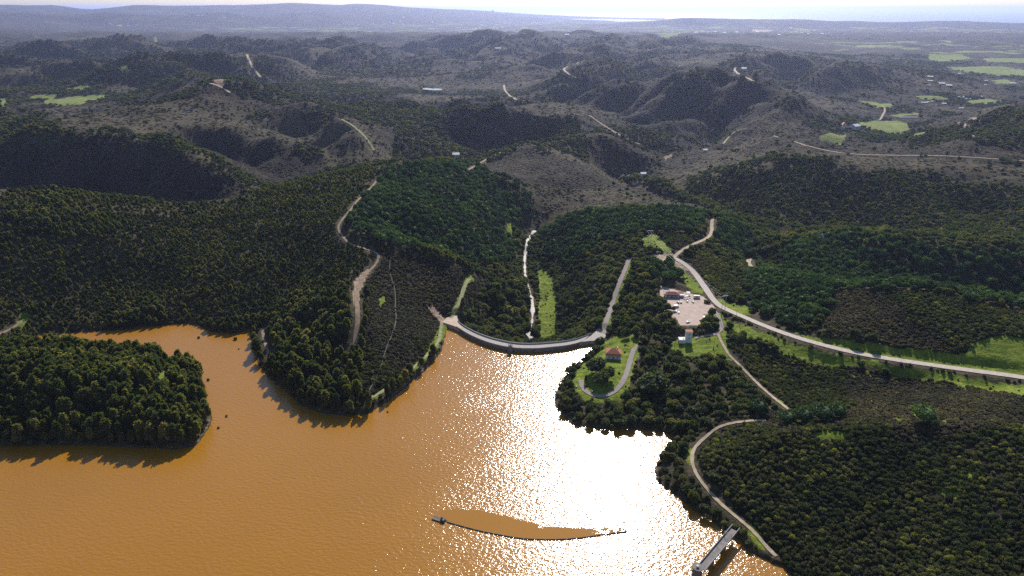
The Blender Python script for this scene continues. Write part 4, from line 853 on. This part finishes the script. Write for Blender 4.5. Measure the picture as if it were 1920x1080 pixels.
def rock(px, py, s, label, cat, group, bank, z=None, name='boulder'):
    h = hit(px, py) if z is None else at(px, py, z); o = bpy.data.objects.new(name, random.choice(bank)); COL.objects.link(o)
    o.location = (h[0], h[1], h[2]-.1*s); o.rotation_euler = (0, 0, random.uniform(0, 6)); o.scale = (s, s, s*random.uniform(.5, .9)); tag(o, label, cat, group); return o
for i in range(16): rock(random.uniform(1111, 1130), random.uniform(625, 631), random.uniform(.35, .8), 'white rubble heaped on the platform at the right end of the dam', 'rubble', 'rubble on the dam platform', rocks, CREST+.05, 'rubble_heap')
for i in range(46): 
    t = random.random(); rock(1220+t*42+random.uniform(-6, 6), 479+t*11+random.uniform(-3, 3), random.uniform(.5, 1.5), 'white rubble strewn on the bare ground by the road junction', 'rubble', 'rubble by the road junction', rocks, None, 'rubble_heap')
for i in range(55):
    t = random.random(); k = random.choice([(1108,662,1086,682),(1086,684,1064,701),(1062,702,1047,724),(1047,724,1040,745)]); x, y = k[0]+(k[2]-k[0])*t, k[1]+(k[3]-k[1])*t
    rock(x+random.uniform(-7, 2), y+random.uniform(-3, 3), random.uniform(.5, 1.5), 'brown rock lying in the shallows off the grassy promontory', 'rock', 'rocks off the promontory', rocksb, .05)
# ---- houses
def hip_roof(w, d, z, h, ov, ridge):     # hipped roof on a w x d rectangle
    a, c = w/2+ov, d/2+ov; r = ridge/2; mb = MB()
    mb.v = [(-a, -c, z), (a, -c, z), (a, c, z), (-a, c, z), (-r, 0, z+h), (r, 0, z+h), (-a, -c, z-.18), (a, -c, z-.18), (a, c, z-.18), (-a, c, z-.18)]
    mb.f = [(0, 1, 5, 4), (1, 2, 5), (2, 3, 4, 5), (3, 0, 4), (6, 9, 8, 7), (0, 6, 7, 1), (1, 7, 8, 2), (2, 8, 9, 3), (3, 9, 6, 0)]; return mb
def openings(parent, w, d, specs, wall_m=None):
    for kind, face, u, z, ww, hh in specs:
        if face == 's': c = (u, -d/2-.02, z); s = (ww, .10, hh)
        elif face == 'n': c = (u, d/2+.02, z); s = (ww, .10, hh)
        elif face == 'e': c = (w/2+.02, u, z); s = (.10, ww, hh)
        else: c = (-w/2-.02, u, z); s = (.10, ww, hh)
        if kind == 'door': MB().box(c, s).build('door', M_wood, parent)
        else:
            o = MB().box(c, s).build('window', m_glass, parent)
            f = (c[0], c[1]-.03 if face == 's' else c[1], c[2]-hh/2-.08); MB().box(f, (s[0]+.2 if face in 'sn' else .22, .22 if face in 'sn' else s[1]+.2, .12)).build('sill', M_white, o)
x, y, z = at(1150, 668, 8.6); h = empty('house', (x, y, z), math.radians(-9)); tag(h, 'white house with a red tiled hipped roof on the lawn beside the dam', 'house')
MB().box((0, 0, 2.4), (12, 9.5, 4.8)).box((0, 0, .15), (13.2, 10.7, .5)).build('wall', M_white, h)
rf = hip_roof(12, 9.5, 4.82, 3.0, .6, 3.2).build('roof', M_tile, h); MB().box((3.2, 1.8, 7.2), (.8, .8, 1.9)).box((3.2, 1.8, 8.2), (1, 1, .15)).build('chimney', M_white, rf)
g = MB(); g.v = [(-6.6, -7.2, 3.5), (6.6, -7.2, 3.5), (6.6, -4.8, 4.5), (-6.6, -4.8, 4.5), (-6.6, -7.2, 3.35), (6.6, -7.2, 3.35), (6.6, -4.8, 4.35), (-6.6, -4.8, 4.35)]
g.f = [(0, 1, 2, 3), (7, 6, 5, 4), (0, 4, 5, 1), (1, 5, 6, 2), (3, 7, 4, 0), (2, 6, 7, 3)]; g.build('porch_roof', M_tile_o, h)
g = MB(); [g.box((xx, -6.9, 1.7), (.3, .3, 3.4)) for xx in (-6, -2, 2, 6)]; g.build('porch_post', M_white, h)
openings(h, 12, 9.5, [('door', 's', 0, 1.4, 1.1, 2.3), ('window', 's', -3.4, 2.1, 1.4, 1.3), ('window', 's', 3.4, 2.1, 1.4, 1.3), ('window', 'e', -2, 2.2, 1.3, 1.3), ('window', 'e', 2, 2.2, 1.3, 1.3), ('window', 'w', 0, 2.2, 1.3, 1.3)])
x, y, z = at(1290, 641, 13.2); t_ = empty('valve_tower', (x, y, z), math.radians(-3)); tag(t_, 'tall white tower with orange tiled roof and low annex below the car park', 'tower')
MB().box((0, 0, 5.3), (5.6, 4.6, 10.6)).build('wall', M_white, t_)
rf = hip_roof(5.6, 4.6, 10.62, .75, .35, 4.6).build('roof', M_tile_o, t_); g = MB(); [g.box((xx, 1.9, 11.6), (.35, .35, .8)) for xx in (-1.6, 0, 1.6)]; g.build('vent', M_white, rf)
MB().box((-5.6, -.8, 1.7), (5.4, 5.4, 3.4)).box((-5.6, -.8, 3.45), (5.9, 5.9, .22)).build('annex', M_white, t_); MB().box((-4.6, -1.9, 3.75), (1.1, 1.1, .4)).build('roof_hatch', M_dark, t_)
openings(t_, 5.6, 4.6, [('window', 's', 0, 8.2, .9, 1.1), ('window', 's', 0, 4.6, .9, 1.1), ('door', 'e', 0, 1.2, 1.1, 2.2), ('window', 'e', 0, 6.5, .8, 1.1)])
x, y, z = at(1259, 556, ROADZ); h = empty('restaurant', (x, y, z), math.radians(-4)); tag(h, 'low restaurant with reddish brown tiled roofs at the top of the car park', 'restaurant')
MB().box((0, 2, 1.7), (14, 8, 3.4)).build('wall', M_white, h); rf = hip_roof(14, 8, 3.42, 2.3, .7, 6.5).build('roof', M_tile_d, h); MB().box((-2, 3.5, 5.8), (.8, .8, 1.4)).build('chimney', M_white, rf)
MB().box((9.6, 2.5, 1.3), (5, 6, 2.6)).build('wing', M_white, h); g = MB(); g.v = [(6.8, -.9, 2.62), (12.4, -.9, 2.62), (12.4, 5.8, 3.6), (6.8, 5.8, 3.6), (6.8, -.9, 2.45), (12.4, -.9, 2.45), (12.4, 5.8, 3.43), (6.8, 5.8, 3.43)]
g.f = [(0, 1, 2, 3), (7, 6, 5, 4), (0, 4, 5, 1), (1, 5, 6, 2), (3, 7, 4, 0), (2, 6, 7, 3)]; g.build('wing_roof', M_tile_d, h)
MB().box((.8, -3.0, 2.7), (9, 3.2, .14), 0).build('veranda_roof', M_dark, h); g = MB(); [g.tube((xx, -4.4, 0), (xx, -4.4, 2.65), .08, seg=6) for xx in (-3.5, .8, 5)]; g.build('veranda_post', M_wood, h)
MB().box((-7.2, -1, 3.6), (1.6, 1.6, .9)).build('water_tank', M_white, h)
openings(h, 14, 4, [('door', 's', 0, 1.2, 1.2, 2.2), ('window', 's', -4, 1.7, 1.8, 1.3), ('window', 's', 4, 1.7, 1.8, 1.3)])
def canopy(px, py, w, d, hgt, label, rz=0.0, slope=.0):
    x, y, _ = at(px, py, ROADZ); o = empty('canopy', (x, y, ROADZ), rz); tag(o, label, 'canopy')
    MB().box((0, 0, hgt), (w, d, .12)).build('canopy_roof', M_white, o)
    for sx in (-1, 1):
        for sy in (-1, 1): MB().tube((sx*(w/2-.2), sy*(d/2-.2), 0), (sx*(w/2-.2), sy*(d/2-.2), hgt), .06, seg=6).build('post', M_metal, o)
canopy(1278, 557.5, 5.2, 3.0, 2.8, 'white flat canopy between the restaurant and the parked cars', -.05)
canopy(1290, 553, 3.6, 4.2, 2.9, 'white canopy standing furthest from the cars, beside the trees', -.2)
canopy(1287, 559, 3.2, 2.6, 2.5, 'small cream awning over the outdoor tables', .3)
x, y, _ = at(1306, 559, ROADZ); tr_ = empty('food_trailer', (x, y, ROADZ), math.radians(-2)); tag(tr_, 'long white box trailer at the upper right corner of the car park', 'trailer')
MB().box((0, 0, 1.75), (6.2, 2.4, 2.5)).build('body', simple('cream_panel', (.78, .74, .60), (.70, .66, .52), .6, .6), tr_); MB().box((3.6, 0, .6), (1.2, .3, .15)).build('drawbar', M_metal, tr_)
MB().box((0, -1.22, 1.9), (2.4, .08, 1.0)).build('serving_hatch', M_dark, tr_)
for sx in (-.5, .5):
    for sy in (-1.1, 1.1): MB().tube((sx, sy-.12, .35), (sx, sy+.12, .35), .35, seg=12).build('wheel', M_dark, tr_)
def table(px, py, k):
    x, y, _ = at(px, py, ROADZ); o = empty('picnic_table', (x, y, ROADZ), k); tag(o, 'pale picnic table among the awnings beside the restaurant', 'table', 'picnic tables by the restaurant'); mt = M_white
    MB().box((0, 0, .74), (1.9, .8, .07)).build('tabletop', mt, o)
    for sy in (-.75, .75): MB().box((0, sy, .43), (1.9, .3, .06)).build('bench', mt, o)
    for sx in (-.7, .7): MB().box((sx, 0, .36), (.1, 1.4, .08)).box((sx, 0, .37), (.12, .5, .7)).build('leg', M_wood, o)
for i, (a, c_) in enumerate([(1283.5,557),(1286,562),(1291,562),(1294,556),(1293,559),(1289,556.5),(1283,561)]): table(a, c_, i*.5)
# ---- cars
def car_paint(nm, c): m, nt, b = mat(nm, .3, .5); b.inputs['Base Color'].default_value = (*c, 1); b.inputs['Coat Weight'].default_value = .5; return m
P_w, P_s, P_b, P_g = car_paint('white_paint', (.78, .78, .78)), car_paint('silver_paint', (.42, .43, .45)), car_paint('dark_blue_paint', (.02, .035, .10)), car_paint('grey_paint', (.10, .10, .11))
def loft_x(secs):                        # secs: (x, half width, z0, z1) closed boxes joined along the car
    mb = MB()
    for x_, w_, a, b_ in secs: mb.v += [(x_, -w_, a), (x_, w_, a), (x_, w_*.93, b_), (x_, -w_*.93, b_)]
    for i in range(len(secs)-1):
        for j in range(4): p, q = i*4+j, i*4+(j+1) % 4; mb.f.append((p, p+4, q+4, q))
    n_ = 4*(len(secs)-1); mb.f += [(0, 1, 2, 3), (n_+3, n_+2, n_+1, n_)]; return mb
def car(px, py, rz, paint, label, van=False, z=None):
    x, y, _ = at(px, py, ROADZ); z = ROADZ+.065 if z is None else z; o = empty('van' if van else 'car', (x, y, z), rz); tag(o, label, 'van' if van else 'car')
    if van: loft_x([(-2.6, .9, .35, 1.3), (-2.5, .98, .3, 2.15), (1.2, .98, .3, 2.2), (1.9, .97, .3, 1.3), (2.6, .9, .35, 1.05)]).build('body', paint, o); loft_x([(1.22, .93, 1.3, 2.1), (1.75, .95, 1.28, 1.55), (1.92, .93, 1.25, 1.32)]).build('windscreen', m_glass, o); xs = (-1.7, 1.6)
    else:
        loft_x([(-2.05, .78, .35, .75), (-1.95, .85, .25, .95), (-.9, .87, .22, .98), (1.0, .87, .22, .92), (1.85, .84, .25, .78), (2.05, .75, .35, .62)]).build('body', paint, o)
        loft_x([(-1.75, .80, .95, 1.0), (-1.2, .76, .95, 1.38), (.3, .75, .93, 1.40), (1.05, .80, .90, .95)]).build('window', m_glass, o)
        loft_x([(-1.2, .66, 1.385, 1.42), (-.4, .68, 1.39, 1.46), (.3, .66, 1.40, 1.43)]).build('roof', paint, o); xs = (-1.25, 1.3)
    for sx in xs:
        for sy in (-.80, .80): MB().tube((sx, sy-.11, .32), (sx, sy+.11, .32), .32, seg=12).build('wheel', M_dark, o)
    for sy in (-.6, .6): MB().box(((2.58 if van else 2.0), sy, .72 if not van else .85), (.08, .3, .14)).build('headlight', M_metal, o)
car(1271.5, 568, math.radians(95), P_b, 'dark blue car parked below the restaurant, first from the left in the row')
car(1277, 568, math.radians(78), P_g, 'dark grey car parked beside the blue one below the restaurant')
car(1288.5, 566, math.radians(88), P_w, 'white car parked between the two dark cars and the last white one')
car(1299, 567, math.radians(98), P_w, 'white car parked just below the box trailer, last of the upper row')
car(1268, 576, math.radians(8), P_w, 'white van backed against the trees at the left of the car park', True)
car(1272.3, 587, math.radians(80), P_w, 'white car nosing down the left edge of the car park')
car(1267.5, 585, math.radians(75), P_s, 'silver car half hidden by the trees on the left edge of the car park')
car(1289.8, 605, math.radians(25), P_w, 'white car parked alone at the bottom of the car park')
car(1320, 597, math.radians(72), P_w, 'white van parked against the grassy bank at the right of the car park', True)
# ---- intake footbridge and its round tower
A0, A1 = np.array(at(1376, 993, 6)), np.array(at(1315, 1066, 6)); L_ = float(np.linalg.norm(A1-A0)); ang = math.atan2(A1[1]-A0[1], A1[0]-A0[0])
br = empty('intake_footbridge', tuple(A0), ang); tag(br, 'concrete footbridge with pale parapets reaching from the shore to a round tower', 'bridge')
MB().box((L_/2, 0, -.25), (L_, 4.2, .5)).build('deck', M_conc_d, br)
for s in (-1, 1): g = MB().box((L_/2-1, s*2.28, .25), (L_+4, .34, 1.3)); g.build('parapet', M_cgrey, br)
for xx in (L_*.33, L_*.7): MB().box((xx, 0, -6), (1.0, 3.2, 11)).build('pier', M_conc_d, br)
g = MB(); [g.tube((L_*.2, s*2.2, .5), (L_*.2, s*2.2, 3.0), .16, seg=6) for s in (-1, 1)]; g.tube((L_*.2, -2.2, 3.0), (L_*.2, 2.2, 3.0), .14, seg=6); g.tube((L_*.2, -2.2, 1.8), (L_*.2, 2.2, 1.8), .08, seg=6); g.build('gate_frame', M_metal, br)
MB().tube((L_+1.2, -1.6, -14), (L_+1.2, -1.6, .6), 2.7, 2.7, 24).tube((L_+1.2, -1.6, .6), (L_+1.2, -1.6, .95), 3.0, 3.0, 24).build('intake_tower', M_conc_d, br)
MB().tube((L_+1.4, -1.6, .95), (L_+1.4, -1.6, 1.9), .75, .75, 12).tube((L_+1.4, -1.6, 1.9), (L_+1.4, -1.6, 2.05), .85, .4, 12).build('hoist', M_metal, br)
# ---- floating boom and work raft
bo = np.array([at(x, y, 0) for x, y in BOOM_PX]); bc = resample(smooth_line(bo, 2), .5); fb = empty('floating_boom', tuple(bc[0])); tag(fb, 'long dark floating boom curving across the glittering water', 'boom')
nf = 18; ks = np.linspace(0, len(bc)-1, nf+1).astype(int)
for i in range(nf):
    g = MB(); seg = bc[ks[i]:ks[i+1]:5]-bc[0]; seg = np.vstack([seg, bc[ks[i+1]]-bc[0]-(bc[ks[i+1]]-bc[ks[i+1]-1])*1.0])
    for a, b_ in zip(seg[:-1], seg[1:]): g.tube((a[0], a[1], .12), (b_[0], b_[1], .12), .42, seg=8)
    g.build('float', M_dark, fb)
x, y, z = at(824, 975, 0); rf_ = empty('work_raft', (x, y, 0), math.radians(-24)); tag(rf_, 'small dark work raft moored at the left end of the floating boom', 'raft')
for s in (-1, 1): MB().box((0, s*1.15, .15), (8.6, .9, .7)).build('pontoon', M_dark, rf_)
MB().box((-1.0, 0, .58), (7.0, 3.2, .14)).build('deck', M_wood, rf_); MB().box((2.3, 0, 1.1), (2.6, 2.2, 1.0)).box((1.5, .4, 2.0), (.9, .9, .9)).build('winch_house', M_dark, rf_)
g = MB(); [g.tube((xx, s*1.5, .6), (xx, s*1.5, 1.6), .05, seg=5) for xx in (-4, -2, 0) for s in (-1, 1)]; [g.tube((-4, s*1.5, 1.6), (0, s*1.5, 1.6), .05, seg=5) for s in (-1, 1)]; g.build('rail', M_metal, rf_)
# ---- masts, poles, wires
def hframe(px, py, hgt, gap, label, rz=0.0):
    x, y, z = hit(px, py); o = empty('power_mast', (x, y, z-.2), rz); tag(o, label, 'power mast')
    for s in (-1, 1): MB().tube((s*gap/2, 0, 0), (s*gap/2, 0, hgt), .26, .17, 8).build('post', M_metal, o)
    MB().box((0, 0, hgt-1.2), (gap*2.0, .3, .35)).build('crossarm', M_metal, o)
    for s in (-1, 0, 1): MB().tube((s*gap*.9, 0, hgt-1.35), (s*gap*.9, 0, hgt-2.4), .13, seg=6).build('insulator', M_white, o)
    return [(x+s*gap*.9*math.cos(rz), y+s*gap*.9*math.sin(rz), z+hgt-2.5) for s in (-1, 0, 1)]
w0 = hframe(1217, 463, 21, 3.4, 'twin-post power mast standing on the grassy knoll above the junction')
w1 = hframe(1355, 589, 20, 3.6, 'twin-post power mast on the grass verge right of the car park', .35)
w2 = hframe(1700, 652, 20, 3.6, 'twin-post power mast beside the road on the right', .2) if 0 else None
x, y, z = hit(1091, 257); o = empty('steel_pylon', (x, y, z-.2)); tag(o, 'slim steel pylon on the brown ridge far beyond the dam', 'pylon')
MB().tube((0, 0, 0), (0, 0, 26), .9, .3, 6).build('mast', M_metal, o)
for zz in (18, 21.5, 25): MB().box((0, 0, zz), (6.5, .5, .5)).build('crossarm', M_metal, o)
def wires(A, B, sag, label):
    cu_ = MB()
    for a, b_ in zip(A, B):
        a, b_ = np.array(a), np.array(b_); T = np.linspace(0, 1, 15); P = [tuple(a+(b_-a)*t-np.array([0, 0, sag*4*t*(1-t)])) for t in T]
        for p, q in zip(P[:-1], P[1:]): cu_.tube(p, q, .045, seg=4)
    tag(cu_.build('power_line', M_metal), label, 'power line')
wires(w0, w1, 6, 'three overhead wires strung between the two twin-post masts')
def pole(px, py, hgt, label, lamp=False, group=None):
    x, y, z = hit(px, py); o = empty('lamp_post' if lamp else 'utility_pole', (x, y, z-.2)); tag(o, label, 'lamp post' if lamp else 'utility pole', group)
    MB().tube((0, 0, 0), (0, 0, hgt), .20 if not lamp else .13, .12 if not lamp else .08, 8).build('post', M_wood if not lamp else M_metal, o)
    if lamp: MB().box((0, -.5, hgt), (.3, 1.3, .16)).build('lamp_head', M_white, o)
    else: MB().box((0, 0, hgt-.5), (1.6, .14, .16)).build('crossarm', M_wood, o)
    return (x, y, z+hgt-.5)
pole(1080, 742, 9, 'slim lamp post at the left side of the turning loop', True); pole(1109, 753, 10, 'lamp post with bright head in front of the turning loop', True); pole(1137, 754, 6.5, 'short lamp post at the right front of the turning loop', True)
pa = [pole(1265, 650, 9, 'wooden pole left of the tower below the car park'), pole(1338, 654, 10, 'wooden pole where the footpath leaves the driveway'), pole(1351, 603, 11, 'wooden pole at the fork of the road and the driveway'),
      pole(1380, 598, 9, 'wooden pole on the verge of the main road nearest the fork'), pole(1386, 610, 9, 'wooden pole just below the main road past the fork'), pole(1325, 641, 7, 'short wooden pole between tower and footpath'), pole(1396, 790, 8, 'lone wooden pole beside the bend of the dirt track')]
# ---- dwellings in the valleys and far away
def hut_mesh(seed, roof):
    r = random.Random(seed); w, d, hh = 1.0, r.uniform(.6, .9), r.uniform(.30, .45); mb = MB(); mb.box((0, 0, hh/2), (w, d, hh)); wm = mb
    rf = MB(); a, c = w/2+.05, d/2+.05; rf.v = [(-a, -c, hh), (a, -c, hh), (a, c, hh), (-a, c, hh), (-a, 0, hh+.24), (a, 0, hh+.24)]; rf.f = [(0, 1, 5, 4), (2, 3, 4, 5), (0, 4, 3), (1, 2, 5), (3, 2, 1, 0)]
    wn_ = MB(); [wn_.box((u, -d/2-.01, hh*.5), (.14, .02, .14)) for u in (-.28, .28)]; wn_.box((0, -d/2-.01, hh*.35), (.12, .02, .26))
    out = []
    for nm, q, m_ in (('wall', wm, M_white), ('roof', rf, roof), ('window', wn_, m_glass)): me = bpy.data.meshes.new(nm); me.from_pydata(q.v, [], q.f); me.materials.append(m_); out.append((nm, me))
    return out
M_pale = simple('pale_roof', (.80, .78, .76), (.62, .60, .58), .3, .55); M_grey_r = simple('grey_roof', (.42, .42, .43), (.3, .3, .3), .5, .6)
HUTS = [hut_mesh(1, M_tile), hut_mesh(2, M_pale), hut_mesh(3, M_tile_o), hut_mesh(4, M_grey_r)]
def hut(px, py, s, k, label, group=None, rz=None, name='house', cat='house', sz=None, lift=0):
    x, y, z = hit(px, py); o = empty(name, (x, y, z-.02*s+lift), random.uniform(-.6, .6) if rz is None else rz); tag(o, label, cat, group); o.scale = (s, s if sz is None else s*sz[0], s if sz is None else s*sz[1])
    for nm, me in HUTS[k]: c_ = bpy.data.objects.new(nm, me); COL.objects.link(c_); c_.parent = o
    return (x, y)
CLEAR = []
for q in [(1468,440,12,2,'pinkish two-storey house with orange roof among valley trees',-.1,(.8,1.6)),(1509,445,13,3,'long grey-roofed house beside a yellow clearing in the valley',.05,(.6,.9)),(1551,447,15,1,'white-roofed shed at the right end of the yellow clearing',.1,(.5,.8)),(1622,437,16,1,'low white-roofed barn in front of the dark wooded slope',.3,(.35,.7)),
          (1168,334,15,1,'white-roofed cottage nearest the brown hill in the bend of the valley',1.2,(.7,1)),(1177,339,18,1,'bright white house in the middle of the valley hamlet',.9,(.6,1)),(1197,332,18,1,'long white shed above the hamlet clearing',.05,(.4,.7)),(1206,329,11,1,'small white hut right of the long hamlet shed',.0,None),(1191,346,12,0,'small house at the lower edge of the hamlet',.4,None),
          (1231,348,14,2,'lone house in the valley right of the hamlet',.3,None),(1246,362,10,1,'left of two pale huts on the valley floor',.2,None),(1253,362,10,1,'right of two pale huts on the valley floor',.2,None),(1581,240,26,2,'pink house at the left edge of the big green field',1.2,(.5,1)),(1602,242,22,1,'pale house touching the left corner of the green field',.5,None),
          (1708,222,75,1,'long pale greenhouse behind the big green field',.03,(.12,.15)),(1655,194,28,3,'blue-grey shed at the upper edge of the small field',.05,(.2,.3)),(1800,184,24,1,'pale farmhouse left of the lit valley fields on the right',.0,(.5,.5)),(1814,187,20,1,'pale farmhouse among the lit valley fields on the right',.1,(.5,.5)),(1801,205,18,1,'white house above the earth cuts on the right',.2,(.6,.6)),
          (855,294,14,1,'tiny white hut in the wooded saddle left of the brown hill',.1,None),(934,92,34,1,'pale hilltop farmhouse on the far dark ridge',.0,(.4,.4)),(1063,66,34,1,'white villa on the far ridge crest',.1,(.5,.5)),(1394,132,20,1,'white hut on the far scrubby hill',.0,None),(1322,284,10,1,'white hut by the stream below the plateau road',.0,None)]:
    CLEAR.append(hut(q[0], q[1], q[2], q[3], q[4], None, q[5], sz=q[6]) + (q[2],))
random.seed(5)
for nm, n_, (x0, x1, y0, y1), s0, lab in [('a', 30, (1440, 1540, 52, 66), 34, 'tiny pale house of the hazy town in the plain on the right'), ('b', 26, (1640, 1880, 50, 62), 34, 'tiny pale house scattered below the coastal ridge on the right'), ('c', 30, (880, 1060, 44, 54), 38, 'tiny pale house of the hazy town in the plain behind the dam'),
        ('d', 16, (330, 470, 26, 34), 44, 'tiny pale house of the hazy settlement on the far left'), ('e', 16, (640, 860, 30, 50), 44, 'tiny pale house on the hazy plain left of centre'), ('f', 12, (1720, 1920, 132, 168), 20, 'small pale house beside the yellow-green fields on the right'),
        ('g', 8, (180, 260, 44, 50), 34, 'tiny white house on the hazy hill at far left'), ('h', 10, (1280, 1420, 56, 62), 34, 'tiny pale house below the far dark ridge'), ('i', 9, (1730, 1860, 180, 196), 16, 'small pale house among the lit clearings of the right valley')]:
    for i in range(n_): hut(random.uniform(x0, x1), random.uniform(y0, y1), s0*random.uniform(.5, 1.2), random.choice([1, 1, 0, 1]), lab, lab.replace('tiny ', '').replace('small ', '')[:60], sz=(random.uniform(.5, 1), .35), lift=0)
m_blk = simple('tower_block', (.5, .5, .5), rough=.8)
for i, (a, b_, w_, hh) in enumerate([(769, 13.6, 90, 70), (772, 13.4, 80, 90), (781.5, 13.8, 90, 110), (785, 13.8, 60, 60), (924, 22.5, 70, 60)]):
    x, y, z = hit(a, b_); o = empty('tower_block', (x, y, z-5)); tag(o, ['leftmost hazy tower block on the far headland', 'tower block second from left on the far headland', 'tallest hazy tower block on the far headland', 'lower tower block right of the tallest on the headland', 'lone block on the rim of the far headland'][i], 'building')
    MB().box((0, 0, hh/2), (w_, 40, hh)).build('wall', m_blk, o); MB().box((0, 0, hh+3), (w_*.4, 16, 6)).build('roof_plant', m_blk, o)
